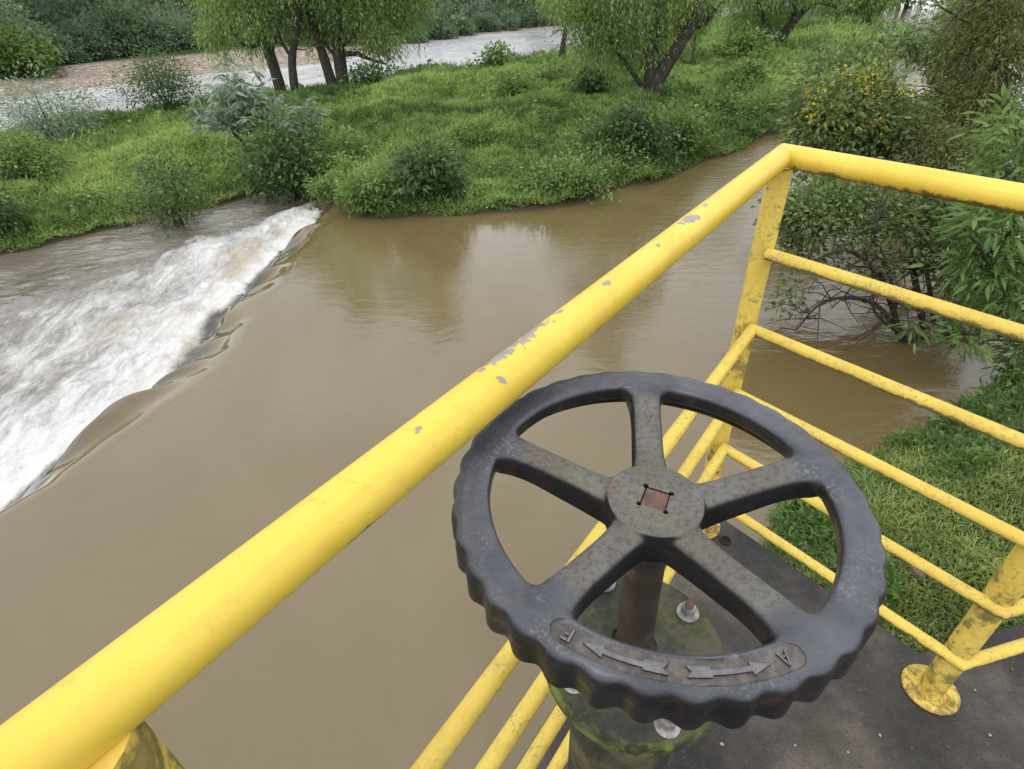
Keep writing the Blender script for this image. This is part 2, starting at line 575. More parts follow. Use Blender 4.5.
def poly_sd(x, y, poly):
    """signed distance, positive inside"""
    P = np.array(poly, float); Q = np.roll(P, -1, 0)
    d2 = np.full(x.shape, 1e18); ins = np.zeros(x.shape, bool)
    for (ax, ay), (bx, by) in zip(P, Q):
        ex, ey = bx - ax, by - ay
        t = np.clip(((x - ax) * ex + (y - ay) * ey) / (ex * ex + ey * ey), 0, 1)
        d2 = np.minimum(d2, (x - ax - t * ex) ** 2 + (y - ay - t * ey) ** 2)
        c = (ay > y) != (by > y)
        with np.errstate(divide="ignore", invalid="ignore"):
            xi = ax + (y - ay) * ex / (ey if ey != 0 else 1e-12)
        ins ^= c & (x < xi)
    d = np.sqrt(d2)
    return np.where(ins, d, -d)


# ------------------------------------------------------------------ the lie of the land
ISLAND = [(-40, 3.5), (-26, 5.5), (-14, 9.3), (-10.0, 10.95), (-9.26, 11.34), (-8.62, 12.0), (-7.03, 13.28), (-6.2, 14.22), (-5.3, 14.75), (-4.5, 14.2),
          (-3.57, 12.35), (-2.51, 11.0), (-1.42, 10.79), (-0.08, 10.84), (1.3, 11.2), (2.17, 11.72), (3.17, 12.5), (4.59, 13.68), (5.95, 14.9),
          (7.54, 16.31), (8.57, 17.6), (10.76, 20.2), (14.28, 25.03), (19.4, 32.5), (28.5, 46), (36, 62), (40, 78), (30, 84), (20, 66),
          (11, 48), (3.6, 37.3), (-3.9, 32.4), (-8.9, 29.0), (-12.9, 27.8), (-14.3, 25.6), (-15.6, 23.6), (-17.2, 21.8), (-24, 13), (-40, 9)]
FAR = [(-120, 20), (-40, 27), (-26.6, 34.3), (-24.8, 36.6), (-19.2, 42.1), (-14, 44.5), (-11, 47.5), (-8.6, 59), (-1.65, 67), (6.9, 72.5), (30, 97), (60, 125), (140, 190), (400, 300), (400, 400), (-400, 400), (-400, -60)]
RIGHT = [(1.2, -30), (1.2, 0.9), (1.35, 1.4), (1.55, 2.2), (1.87, 2.77), (2.32, 3.3), (2.82, 3.6), (3.4, 3.85), (3.98, 4.1), (4.9, 4.6), (5.7, 5.1), (6.3, 6.0),
         (7.6, 7.8), (10.2, 10.5), (14.4, 14.6), (20, 21), (26, 29), (36, 46), (46, 66), (60, 76), (120, 110), (400, 200), (400, -400), (1.2, -400)]
FOREST_EDGE = [(-60, 30), (-40, 36.5), (-29, 38.5), (-28, 43), (-21.6, 48.5), (-15, 52.5), (-11, 57), (-8.2, 61), (-1.4, 69), (7.2, 75), (30, 99.5), (60, 128), (140, 193)]


def land(x, y):
    """height, gravel mask, mud mask, signed distances"""
    sI = poly_sd(x, y, ISLAND); sF = poly_sd(x, y, FAR); sR = poly_sd(x, y, RIGHT)
    wob = (fbm(x * 0.9, y * 0.9, 5) - 0.5) * 0.9 * np.clip(np.hypot(x, y) / 12, 0.25, 1.6)
    sIw = sI + wob * 0.7
    sRw = sR + wob * 0.4
    low = 1 - sstep(x, -4.9, -3.8)
    backside = sstep(y - (28 + 0.55 * (x + 8)), -6, 2)
    zs = ZW + (ZL - ZW) * np.maximum(low, backside)
    bumps = (fbm(x * 0.55, y * 0.55, 21, 4) - 0.5) * 0.5
    zI = zs - 0.55 + 0.6 * sstep(sIw, -0.7, 0.12) + 0.22 * sstep(sIw, 0.05, 0.7) + (-1.62 - zs) * sstep(sIw, 0.3, 4.0) * 0.42 + bumps * sstep(sIw, 0.2, 2.0)
    zR = ZW - 0.5 + 0.52 * sstep(sRw, -0.5, 0.06) + 0.3 * sstep(sRw, 0.0, 0.7) + 0.55 * sstep(sRw, 0.4, 3.0) + 1.1 * sstep(sRw, 3, 14) + bumps * 0.35 * sstep(sRw, 0.3, 2)
    zF = ZL - 0.5 + 0.52 * sstep(sF, -1.5, 0.3) + 0.75 * sstep(sF, 0, 8) + 0.9 * sstep(sF, 14, 60) + bumps * 0.3 * sstep(sF, 1, 6) + 14 * sstep(sF, 60, 260)
    z = np.maximum(np.maximum(zI, zR), zF)
    sFe = poly_sd(x, y, FOREST_EDGE + [(400, 300), (400, 400), (-400, 400), (-400, 20)])
    gravel = sstep(sF, -1.0, 0.5) * (1 - sstep(sFe, -0.5, 1.5))
    wz = np.where(sF > -2, ZL, np.where(sI > sR, zs, ZW))
    mud = (1 - sstep(z - wz, 0.02, 0.12)) * (1 - gravel)
    return z, gravel, mud, sIw, sRw, sF, sFe


def ground_z(x, y):
    return land(np.atleast_1d(np.asarray(x, float)), np.atleast_1d(np.asarray(y, float)))[0]


def make_ground():
    def axis(lo, hi, mid, n, a):
        t = np.linspace(math.asinh((lo - mid) / a), math.asinh((hi - mid) / a), n)
        return mid + a * np.sinh(t)
    xs = axis(-400, 400, -1.0, 420, 9.0)
    ys = axis(-400, 400, 10.0, 460, 9.0)
    X, Y = np.meshgrid(xs, ys)
    x, y = X.ravel(), Y.ravel()
    z, g, mu, *_ = land(x, y)
    nx, ny = len(xs), len(ys)
    idx = np.arange(nx * ny).reshape(ny, nx)
    F = np.stack([idx[:-1, :-1], idx[:-1, 1:], idx[1:, 1:], idx[1:, :-1]], -1).reshape(-1, 4)
    o = mesh_np("ground", np.stack([x, y, z], 1), F, ground_mat(), attrs={"gravel": g, "mud": mu})
    tag(o, kind="structure")


make_ground()

# ------------------------------------------------------------------ water
MUD_A, MUD_B = (0.146, 0.107, 0.046), (0.163, 0.122, 0.057)


def weir_line(s):
    """x of the weir crest, and how ragged its lip is, at distance s"""
    s = np.asarray(s, float)
    tooth = fbm(s * 0.8, s * 0 + 3.3, 31, 4) - 0.5
    return -3.84 - 0.10 * np.clip(8.2 - s, 0, 6.5) - 0.26 * np.clip(5.8 - s, 0, 4) + 0.13 * np.clip(s - 10.5, 0, 3) + 0.5 * tooth - 0.1 * np.sin(s * 0.9), tooth


_ws = np.arange(-2.9, 13.0, 0.3)
POOL = [(-4.3, -30)] + [(float(a_) + 0.52, float(b_)) for a_, b_ in zip(weir_line(_ws)[0], _ws)] + [(-2.6, 13.4), (2, 15.5), (8, 21.5), (16, 32.5), (26, 50), (34, 72), (42, 95), (120, 130), (120, -30)]
mb = MB()
bm = bmesh.new()
vs = [bm.verts.new((x, y, ZW)) for x, y in POOL]
f = bm.faces.new(vs)
bmesh.ops.triangulate(bm, faces=[f])
for f in bm.faces:
    f.normal_update()
    if f.normal.z < 0:
        f.normal_flip()
me = bpy.data.meshes.new("water"); bm.to_mesh(me); bm.free()
me.materials.append(water_mat("pool_water", MUD_A, MUD_B, 0.2, bdist=0.018, ior=1.62))
tag(link(bpy.data.objects.new("water", me)), kind="structure")

q = 420.0
o = mesh_np("river", [(-q, -q, ZL), (q, -q, ZL), (q, q, ZL), (-q, q, ZL)], np.array([[0, 1, 2, 3]]), water_mat("river_water", (0.150, 0.128, 0.100), (0.185, 0.158, 0.125), 0.8, bdist=0.05), smooth=False)
tag(o, kind="structure")
o = mesh_np("far_river", [(-q, 17.0, ZL + 0.005), (q, 17.0, ZL + 0.005), (q, q, ZL + 0.005), (-q, q, ZL + 0.005)], np.array([[0, 1, 2, 3]]), water_mat("far_river_water", (0.50, 0.50, 0.495), (0.68, 0.68, 0.68), 1.0, rscale=0.7, bdist=0.35, rough=0.2), smooth=False)  # near-white base colour paints in the reflected sky along with pale riffles
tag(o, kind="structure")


def make_rapids():
    ys = np.arange(-3.0, 13.6, 0.033)
    vs = np.concatenate([np.linspace(-0.95, -0.5, 10), np.arange(-0.48, 2.2, 0.033), np.linspace(2.25, 9.5, 110)])
    S, Vv = np.meshgrid(ys, vs, indexing="ij")
    s, v = S.ravel(), Vv.ravel()
    # the lip wanders, with hanging tongues and folds of smooth water
    xc, tooth = weir_line(s)
    sk = s + 0.9 * v
    fold = vnoise(sk * 1.25, v * 0.5 + 1.7, 77)
    crease = 1 - np.abs(fold - 0.5) * 2
    up = sstep(v, -0.75, -0.05)
    dw = 0.24 + 0.20 * (1 - fold) + 0.22 * np.clip(tooth + 0.3 * vnoise(s * 2.1, s * 0, 12), 0, 1)
    drop = sstep(v, -0.14, dw * 1.15)
    z = ZW + 0.005 - (ZW - ZL - 0.02) * drop
    lip = np.exp(-((v - 0.14) / 0.26) ** 2)
    z = z + lip * (fold - 0.5) * 0.27 + lip * (vnoise(sk * 3.1 + 5, v * 1.2, 78) - 0.5) * 0.14 + lip * (fbm(s * 0.55, v * 0.3, 79, 2) - 0.5) * 0.25
    z = z - np.exp(-((v + 0.10) / 0.20) ** 2) * sstep(crease, 0.45, 0.98) * 0.11
    reach = np.clip(1.1 + (14.2 - s) * 0.80, 0.9, 7.0)
    st_ = dw * 0.72 + 0.10 * (vnoise(s * 5.0, v * 2.0, 15) - 0.5)
    env = sstep(v, st_, st_ + 0.24) * (1 - sstep(v, reach * 0.45, reach * 1.15))
    n = fbm(s * 1.1 - v * 0.4, v * 0.8 + s * 0.2, 41, 5)
    n2_ = fbm(s * 4.3 + v, v * 3.7, 47, 3)
    z = z + env * ((n - 0.5) * 0.34 + 0.07 + 0.16 * np.clip(n2_ - 0.55, 0, 1) * np.exp(-((v - 0.9) / 0.9) ** 2)) + sstep(v, 0.4, 1.0) * (1 - sstep(v, 6, 9)) * (fbm(s * 2.2, v * 1.6, 43, 3) - 0.5) * 0.08
    edge = 1 - sstep(v, 7.5, 9.4)
    z = ZL + 0.03 + (z - ZL - 0.03) * np.where(v > 5, edge, 1)
    z = z - 0.03 * (1 - sstep(v, -0.8, -0.5))
    x = xc - v
    foam = env * (1.02 - 0.10 * v) - 0.45 * (1 - env) + 0.22 * np.exp(-((v - 0.7) / 0.6) ** 2)
    foam = np.where(v < dw * 0.62, -1.0, foam)
    idx = np.arange(len(s)).reshape(S.shape)
    F = np.stack([idx[:-1, :-1], idx[:-1, 1:], idx[1:, 1:], idx[1:, :-1]], -1).reshape(-1, 4)
    o = mesh_np("rapids_water", np.stack([x, s, z], 1), F[:, ::-1], water_mat("rapids_water", (0.150, 0.128, 0.100), (0.185, 0.158, 0.125), 0.8, foamy=True, ior=1.62), attrs={"foam": foam, "rough": sstep(v, 0.1, 1.2), "lip": sstep(v, -0.2, 0.12) * (1 - sstep(v, 0.6, 1.0))})
    tag(o, kind="structure")


make_rapids()


# ------------------------------------------------------------------ foliage builders
GREEN = foliage_mat("leaf_green", (0.0486, 0.0891, 0.0253), (0.1418, 0.2295, 0.0633), (0.2903, 0.3982, 0.1207))
DARKGREEN = foliage_mat("leaf_dark", (0.0312, 0.0624, 0.0242), (0.0832, 0.1456, 0.0506), (0.1885, 0.273, 0.099))
WILLOW = foliage_mat("leaf_willow", (0.0975, 0.156, 0.0504), (0.234, 0.3315, 0.1103), (0.429, 0.533, 0.1995), transl=0.38)
OLIVEG = foliage_mat("leaf_olive_green", (0.0448, 0.0672, 0.024), (0.133, 0.189, 0.0624), (0.28, 0.343, 0.126))
OLIVE = foliage_mat("leaf_olive", (0.052, 0.0715, 0.024), (0.143, 0.169, 0.054), (0.273, 0.2925, 0.102))
SILVER = foliage_mat("leaf_silver", (0.09, 0.13, 0.09), (0.23, 0.295, 0.225), (0.44, 0.5, 0.42), rough=0.5)
MEADOW = foliage_mat("leaf_meadow", (0.055, 0.103, 0.030), (0.188, 0.305, 0.082), (0.37, 0.475, 0.155), transl=0.38)
LAWN = foliage_mat("leaf_lawn", (0.1105, 0.143, 0.0495), (0.2925, 0.3705, 0.121), (0.52, 0.585, 0.22), transl=0.38)
FORESTM = foliage_mat("leaf_forest", (0.0562, 0.1, 0.0667), (0.1313, 0.2063, 0.1265), (0.25, 0.3438, 0.2012), transl=0.38)  # bluish cast bakes distance haze into the leaf colour
BRIGHT = foliage_mat("leaf_bright", (0.0607, 0.1148, 0.0345), (0.1553, 0.2497, 0.0747), (0.2835, 0.3982, 0.1265), transl=0.38)
FLOWERM = foliage_mat("petal_yellow", (0.3, 0.22, 0.02), (0.55, 0.42, 0.03), (0.7, 0.58, 0.08), transl=0.38)
PINKM = foliage_mat("dry_pink", (0.1, 0.085, 0.045), (0.17, 0.14, 0.09), (0.3, 0.24, 0.19), transl=0.38)
BARK = simple_mat("bark", (0.030, 0.025, 0.019), (0.075, 0.064, 0.05), 9, 0.9, bump=0.02, bs=22, c3=(0.05, 0.06, 0.028), s3=3)
BARKG = simple_mat("bark_grey", (0.05, 0.043, 0.034), (0.13, 0.112, 0.09), 9, 0.9, bump=0.01, bs=40)


def unit(v):
    return v / np.maximum(np.linalg.norm(v, axis=-1, keepdims=True), 1e-9)


def leaf_mesh(name, P, D, L, W, tint, mat, parent=None, fine=False, droop=0.25, N=None):
    """one leaf per row: base P, axis D, length L, width W"""
    n = len(P)
    D = unit(D)
    if N is None:
        N = unit(rng.normal(size=(n, 3)) * 0.75 + np.array([0, 0, 0.9]))
    S = unit(np.cross(D, N)); N = np.cross(S, D)
    L = np.broadcast_to(L, (n,))[:, None]; W = np.broadcast_to(W, (n,))[:, None]
    dn = np.array([0, 0, -1.0])
    if not fine:
        mid = P + D * L * 0.45 + N * L * 0.06
        V = np.stack([P, mid + S * W * 0.5 - N * W * 0.12, P + D * L + dn * L * droop * 0.6, mid - S * W * 0.5 - N * W * 0.12], 1).reshape(-1, 3)
        F = np.arange(n * 4).reshape(n, 4)
        return mesh_np(name, V, F, mat, parent, smooth=False, attrs={"tint": np.repeat(tint, 4)})
    a = P + D * L * 0.22; b = P + D * L * 0.58 + dn * L * droop * 0.22; t = P + D * L + dn * L * droop * 0.7
    V = np.stack([P, a + S * W * 0.40 + N * W * 0.1, a, a - S * W * 0.40 + N * W * 0.1, b + S * W * 0.46 + N * W * 0.1, b, b - S * W * 0.46 + N * W * 0.1, t], 1).reshape(-1, 3)
    i = (np.arange(n) * 8)[:, None]
    T = np.concatenate([i + [0, 2, 1], i + [0, 3, 2], i + [4, 5, 7], i + [5, 6, 7]])
    Q = np.concatenate([i + [1, 2, 5, 4], i + [2, 3, 6, 5]])
    return mesh_np(name, V, [T, Q], mat, parent, smooth=False, attrs={"tint": np.repeat(tint, 8)})


def clumps(ells, n_clump, per, spread, tint_amp=0.3, shell=0.45):
    """points in leaf clumps spread through ellipsoids [(centre, radii, weight)]"""
    w = np.array([e[2] for e in ells], float); w /= w.sum()
    pick = rng.choice(len(ells), n_clump, p=w)
    C = np.array([e[0] for e in ells])[pick]; Rr = np.array([np.broadcast_to(e[1], 3) for e in ells])[pick]
    d = unit(rng.normal(size=(n_clump, 3)))
    rad = rng.uniform(0, 1, (n_clump, 1)) ** shell
    cc = C + d * rad * Rr
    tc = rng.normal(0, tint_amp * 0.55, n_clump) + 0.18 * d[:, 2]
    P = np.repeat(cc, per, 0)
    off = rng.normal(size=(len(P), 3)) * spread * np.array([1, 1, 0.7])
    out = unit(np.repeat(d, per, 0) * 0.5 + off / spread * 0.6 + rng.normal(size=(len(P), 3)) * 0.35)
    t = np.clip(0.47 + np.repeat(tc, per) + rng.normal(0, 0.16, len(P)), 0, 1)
    return P + off, out, t, cc


def strands(ells, n, leaves, length, leaf_len):
    """hanging sprays for willow crowns"""
    w = np.array([e[2] for e in ells], float); w /= w.sum()
    pick = rng.choice(len(ells), n, p=w)
    C = np.array([e[0] for e in ells])[pick]; Rr = np.array([np.broadcast_to(e[1], 3) for e in ells])[pick]
    d = unit(rng.normal(size=(n, 3)) + np.array([0, 0, 0.25]))
    start = C + d * (rng.uniform(0, 1, (n, 1)) ** 0.5) * Rr
    outw = d * np.array([1, 1, 0.1]) * rng.uniform(0.1, 0.5, (n, 1))
    ln = length * rng.uniform(0.5, 1.25, n)
    t = np.linspace(0, 1, leaves)[None, :, None]
    P = start[:, None, :] + outw[:, None, :] * t * ln[:, None, None] + np.array([0, 0, -1.0]) * (t ** 1.25) * ln[:, None, None]
    P = (P + rng.normal(size=P.shape) * leaf_len * 0.25).reshape(-1, 3)
    D = unit(np.array([0, 0, -1.0]) + rng.normal(size=P.shape) * 0.55)
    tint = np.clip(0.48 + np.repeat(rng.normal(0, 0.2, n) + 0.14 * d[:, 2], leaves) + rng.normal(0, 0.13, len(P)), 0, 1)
    return P, D, tint


def limb_mb(mb, pts, r0, r1, sides=8, wob=0.0):
    pts = [np.array(p, float) for p in pts]
    # Catmull-Rom resample
    Q = []
    ext = [2 * pts[0] - pts[1]] + pts + [2 * pts[-1] - pts[-2]]
    for i in range(1, len(ext) - 2):
        p0, p1, p2, p3 = ext[i - 1:i + 3]
        for k in range(5):
            t = k / 5
            Q.append(0.5 * ((2 * p1) + (p2 - p0) * t + (2 * p0 - 5 * p1 + 4 * p2 - p3) * t * t + (3 * p1 - p0 - 3 * p2 + p3) * t ** 3))
    Q.append(pts[-1])
    n = len(Q)
    rs = [(r0 + (r1 - r0) * (i / (n - 1)) ** 0.8) * (1 + wob * random.uniform(-1, 1)) for i in range(n)]
    mb.tube(Q, rs, sides)
    return Q


def twigs(mb, path, n, length, r, up=0.3, sides=5, start=0.35):
    ends = []
    for _ in range(n):
        p = path[random.randrange(int(len(path) * start), len(path))]
        d = np.array([random.gauss(0, 1), random.gauss(0, 1), random.gauss(up, 0.6)]); d /= np.linalg.norm(d)
        L = length * random.uniform(0.5, 1.2)
        q1 = p + d * L * 0.5 + np.array([0, 0, random.uniform(-.05, .12) * L])
        q2 = p + d * L + np.array([random.gauss(0, .2), random.gauss(0, .2), random.gauss(-.08, .15)]) * L
        mb.tube([p, q1, q2], [r, r * 0.7, r * 0.35], sides)
        ends.append(q2)
    return ends


# ---------------------------------------------------------------- meadow on the island: weeds and grass nobody could count
def cover(name, region, n, dmin, dmax, ang, size_k, mat, hmax, frac_blade=0.4, lump=0.9, size_min=0.03):
    """ground cover, denser close by; region(land tuple, x, y) -> keep mask"""
    m = int(n * 2.6)
    u = rng.uniform(0, 1, m)
    d = dmin * (dmax / dmin) ** (u ** 0.92)
    a = rng.uniform(ang[0], ang[1], m)
    x = d * np.sin(a); y = d * np.cos(a)
    ld = land(x, y)
    k = region(ld, x, y)
    x, y, d = x[k][:n], y[k][:n], d[k][:n]
    z = ld[0][k][:n]
    n = len(x)
    lumps = fbm(x * lump, y * lump, 61, 3)
    fine = fbm(x * lump * 3.1, y * lump * 3.1, 67, 3)
    hgt = hmax * (sstep(lumps, 0.34, 0.72) * 0.65 + sstep(fine, 0.35, 0.75) * 0.35)
    zz = z + hgt * rng.uniform(0.25, 1.0, n) ** 0.6
    L = np.maximum(size_k * d, size_min) * rng.uniform(0.6, 1.5, n)
    blade = rng.uniform(0, 1, n) < frac_blade
    W = np.where(blade, L * 0.24, L * rng.uniform(0.45, 0.75, n))
    L = np.where(blade, L * 2.3, L)
    D = rng.normal(size=(n, 3)); D[:, 2] = np.abs(D[:, 2]) * 0.5 + np.where(blade, 1.5, 0.15)
    patch = fbm(x * 0.28, y * 0.28, 71, 3)
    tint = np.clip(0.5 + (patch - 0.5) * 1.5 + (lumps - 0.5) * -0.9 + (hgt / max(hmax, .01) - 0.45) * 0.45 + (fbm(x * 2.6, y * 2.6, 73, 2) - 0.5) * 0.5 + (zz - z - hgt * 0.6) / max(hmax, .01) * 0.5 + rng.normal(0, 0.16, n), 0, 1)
    o = leaf_mesh(name, np.stack([x, y, zz - L * 0.2], 1), D, L, W, tint, mat, droop=0.3)
    return o


ISL = lambda ld, x, y: (ld[3] > 0.0) & (ld[3] >= ld[4])
o = cover("meadow_grass", ISL, 560000, 9.5, 60, (-1.25, 0.85), 0.0043, MEADOW, 0.34, 0.62, 0.75)
tag(o, "green weeds and long grass covering the island beyond the brown pool", "grass", kind="stuff")
weedy = lambda ld, x, y: (ld[3] > 0.25) & (ld[3] >= ld[4]) & (fbm(x * 0.42 + 3, y * 0.42, 131, 4) + 0.25 * (fbm(x * 2.2, y * 2.2, 137, 3) - 0.5) > 0.525)
o = cover("meadow_weeds", weedy, 130000, 9.5, 55, (-1.25, 0.85), 0.0058, GREEN, 0.5, 0.3, 1.3)
tag(o, "darker knee-high weeds standing in drifts through the island grass", "weeds", kind="stuff")
rim_ = lambda ld, x, y: (ld[3] > 0.0) & (ld[3] < 1.7 * np.clip(np.hypot(x, y) / 13, 1, 2.2)) & (ld[3] >= ld[4]) & (x > -3.7) & (y < 40) & (fbm(x * 0.9, y * 0.9, 171, 3) > 0.40)
o = cover("bank_herbs", rim_, 85000, 10.0, 40, (-0.45, 0.75), 0.0056, BRIGHT, 0.72, 0.35, 1.5)
tag(o, "rank leafy herbs overhanging the pool along the island's near edge", "herbs", kind="stuff")
spotty = lambda ld, x, y: (ld[3] > 0.15) & (ld[3] >= ld[4]) & (fbm(x * 1.15 + 7, y * 1.15, 151, 3) > 0.60)
o = cover("meadow_herbs", spotty, 60000, 9.5, 50, (-1.25, 0.85), 0.0058, DARKGREEN, 0.42, 0.15, 1.6)
tag(o, "small dark leafy herbs dotted all over the island grass", "herbs", kind="stuff")
o = cover("bank_grass", lambda ld, x, y: (ld[4] > 0.0) & (ld[4] > ld[3]) & ~((x < 1.9) & (y < 0.75 + 0.21 * (x - 1.0))), 150000, 1.2, 9.0, (0.05, 1.5), 0.0080, LAWN, 0.07, 0.78, 1.4, 0.018)
tag(o, "short green grass on the bank below the platform", "grass", kind="stuff")
o = cover("bank_undergrowth", lambda ld, x, y: (ld[4] > 0.05) & (ld[4] > ld[3]), 60000, 5.2, 60, (0.3, 1.4), 0.008, DARKGREEN, 0.6, 0.3, 0.8)
tag(o, "dark undergrowth along the right bank under the trees", "undergrowth", kind="stuff")


# fringe of weeds right at the water's edge of the bank
def fringe():
    m = 44000
    d = rng.uniform(2.6, 6.6, m); a = rng.uniform(0.4, 1.05, m)
    x, y = d * np.sin(a), d * np.cos(a)
    ld = land(x, y)
    k = (ld[4] > -0.03) & (ld[4] < 0.75)
    x, y, z = x[k], y[k], ld[0][k]
    n = len(x)
    tuft = sstep(fbm(x * 2.2, y * 2.2, 91, 3), 0.42, 0.68)
    L = 0.035 + rng.uniform(0.01, 0.085, n) * tuft
    P = np.stack([x, y, z + rng.uniform(0, 0.2, n) * tuft], 1)
    D = rng.normal(size=(n, 3)) * 0.7 + np.array([-0.2, 0.3, 0.8])
    t = np.clip(0.45 + rng.normal(0, 0.2, n), 0, 1)
    o = leaf_mesh("bank_weeds", P, D, L, L * rng.uniform(0.16, 0.4, n), t, BRIGHT, droop=0.5)
    tag(o, "leafy weeds and rank grass at the water's edge of the near bank", "weeds", kind="stuff")


fringe()


def grass_tuft():
    c = sight(872, 470, 3.15)
    zg = float(ground_z(c[0], c[1])[0])
    n = 90
    a = rng.uniform(0, 6.28, n); tl = rng.uniform(0.25, 1.0, n); ln = rng.uniform(0.16, 0.38, n)
    K = 7
    t = np.linspace(0, 1, K)[None, :]
    out = (tl * ln)[:, None] * (t ** 1.4)
    x = np.cos(a)[:, None] * out; y = np.sin(a)[:, None] * out
    z = ln[:, None] * (t * 1.1 - (0.35 + 0.75 * tl[:, None]) * t ** 2.2)
    b0 = rng.normal(0, 0.035, (n, 2))
    P = np.stack([x + b0[:, :1], y + b0[:, 1:], z], 2)
    sd_ = np.stack([-np.sin(a), np.cos(a), a * 0], 1)[:, None, :] * (0.0042 * (1 - t ** 2.5) + 0.0004)[:, :, None]
    V = np.stack([P - sd_, P + sd_], 2).reshape(-1, 3)
    i = np.arange(n)[:, None] * K * 2 + np.arange(K - 1)[None, :] * 2
    F = np.stack([i, i + 1, i + 3, i + 2], 2).reshape(-1, 4)
    o = mesh_np("grass_tuft", V, F, BRIGHT, attrs={"tint": np.repeat(np.clip(0.6 + rng.normal(0, 0.2, n), 0, 1), K * 2)})
    o.location = (c[0], c[1], zg)
    tag(o, "tuft of long arching grass blades at the water's edge behind the handwheel rim", "grass tuft")


grass_tuft()


# ---------------------------------------------------------------- shrubs
def shrub(name, label, cat, px, base_y, Y, wpx, hpx, mat, n_clump, per, leaf, aspect=0.5, tint_amp=0.3, group=None, depth=0.8, fine=False, lean=0.0, shell=0.4, palmate=False):
    """a leafy shrub standing at bearing px, its foot at base_y in the survey picture, wpx x hpx big"""
    b = sight(px, base_y, Y)
    zg = float(ground_z(b[0], b[1])[0])
    k = Y / (FW[1] - UP[1] * (base_y - 384.5) / F_PX) / F_PX      # metres per unit of bearing at that distance
    w, hh = wpx * k * 0.5, hpx * k
    hh = hh + max(0.0, b[2] - zg)
    t = empty(name, (b[0], b[1], zg))
    tag(t, label, cat, group)
    c = np.array([lean * w, 0, hh * 0.52])
    ells = [(c, (w * 0.8, w * 0.8 * depth, hh * 0.46), 3), (c + [-w * 0.45, 0, -hh * 0.16], (w * 0.5, w * 0.5, hh * 0.32), 1.2), (c + [w * 0.5, 0.1 * w, -hh * 0.2], (w * 0.48, w * 0.5, hh * 0.3), 1.2),
            (c + [w * 0.12, -w * 0.2, hh * 0.2], (w * 0.45, w * 0.4, hh * 0.36), 1.0)]
    for _ in range(7):          # ragged outlying shoots
        a_ = random.uniform(0, 6.28)
        r_ = random.uniform(0.7, 1.25) * w
        ells.append((np.array([math.cos(a_) * r_, math.sin(a_) * r_ * depth, hh * random.uniform(0.12, 0.75)]), (w * 0.2, w * 0.2, hh * random.uniform(0.12, 0.26)), 0.22))
    P, D, tint, cc = clumps(ells, int(n_clump * 1.15), per, 0.025 if palmate else max(w, hh) * 0.13, tint_amp, shell)
    if palmate:
        D = unit(rng.normal(size=P.shape) * np.array([1, 1, 0.25]) + np.array([0, 0, -0.25]))
    ok = P[:, 2] > (0.5 * hh if palmate else -0.15)
    P, D, tint = P[ok], D[ok], tint[ok]
    L = leaf * rng.uniform(0.65, 1.35, len(P))
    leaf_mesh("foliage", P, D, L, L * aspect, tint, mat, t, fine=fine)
    mb = MB()
    for _ in range(7):
        e = cc[random.randrange(len(cc))] * np.array([0.75, 0.75, 0.8])
        mb.tube([(random.uniform(-.04, .04), random.uniform(-.04, .04), -0.12), (e[0] * 0.35, e[1] * 0.35, max(e[2], 0.1) * 0.6), tuple(e)], [0.022 * max(1, hh), 0.015 * max(1, hh), 0.006], 6)
    mb.build("stem", BARK, t)
    return t


shrub("bush", "round dark bush on the island's far edge against the gravel bar", "bush", 167, 102, 22.5, 62, 46, DARKGREEN, 300, 22, 0.08, shell=0.35)
shrub("bush", "dense dark-leaved bush at the head of the weir below the silvery shrub", "bush", 292, 178, 13.9, 88, 62, DARKGREEN, 260, 18, 0.11, 0.55)
shrub("silver_shrub", "silvery grey-green shrub with drooping fingered leaves above the weir", "shrub", 262, 160, 14.9, 118, 84, SILVER, 560, 9, 0.24, 0.24, shell=0.6, palmate=True, lean=-0.05)
shrub("bush", "small dark bush alone in the grass left of the weir head", "bush", 168, 192, 12.3, 40, 42, DARKGREEN, 100, 16, 0.09, 0.5)
shrub("bush", "pale feathery shrub at the left edge beside the far river", "shrub", 48, 125, 18.5, 100, 40, SILVER, 190, 16, 0.13, 0.24, shell=0.3)
shrub("bush", "dark bush cut by the left edge of the photo", "bush", -6, 222, 11.6, 46, 42, DARKGREEN, 110, 16, 0.09, 0.5)
shrub("bush", "grey-green low bush in the grass at the left edge of the photo", "bush", 22, 172, 14.2, 70, 40, GREEN, 190, 18, 0.085, 0.5)
shrub("bush", "broad-leaved bush on the pool edge straight out from the weir", "bush", 432, 203, 11.4, 66, 48, DARKGREEN, 150, 16, 0.12, 0.5)
shrub("bush", "leafy bright weed clump at the water's edge left of the broad-leaved bush", "bush", 372, 213, 11.2, 64, 38, BRIGHT, 130, 16, 0.085, 0.55)
shrub("bush", "big dark bush below the leaning willow", "bush", 625, 172, 13.3, 78, 50, DARKGREEN, 230, 18, 0.11, 0.5)
shrub("bush", "bush spilling down to the creek right of the big dark bush", "bush", 672, 160, 14.2, 54, 36, GREEN, 130, 16, 0.1, 0.5)
shrub("bush", "low bright bush hanging over the pool below the big dark bush", "bush", 560, 200, 11.6, 90, 26, BRIGHT, 150, 16, 0.08, 0.5)
shrub("bush", "round green bush behind the leaning willow at the second tree's foot", "bush", 742, 62, 27.5, 66, 24, GREEN, 130, 16, 0.19)
shrub("bush", "dark little bush left of the leaning willow", "bush", 588, 98, 20.5, 34, 26, DARKGREEN, 70, 14, 0.15, 0.5)
shrub("bush", "rounded bush right of the leaning willow", "bush", 742, 98, 21.0, 46, 26, GREEN, 90, 14, 0.15)
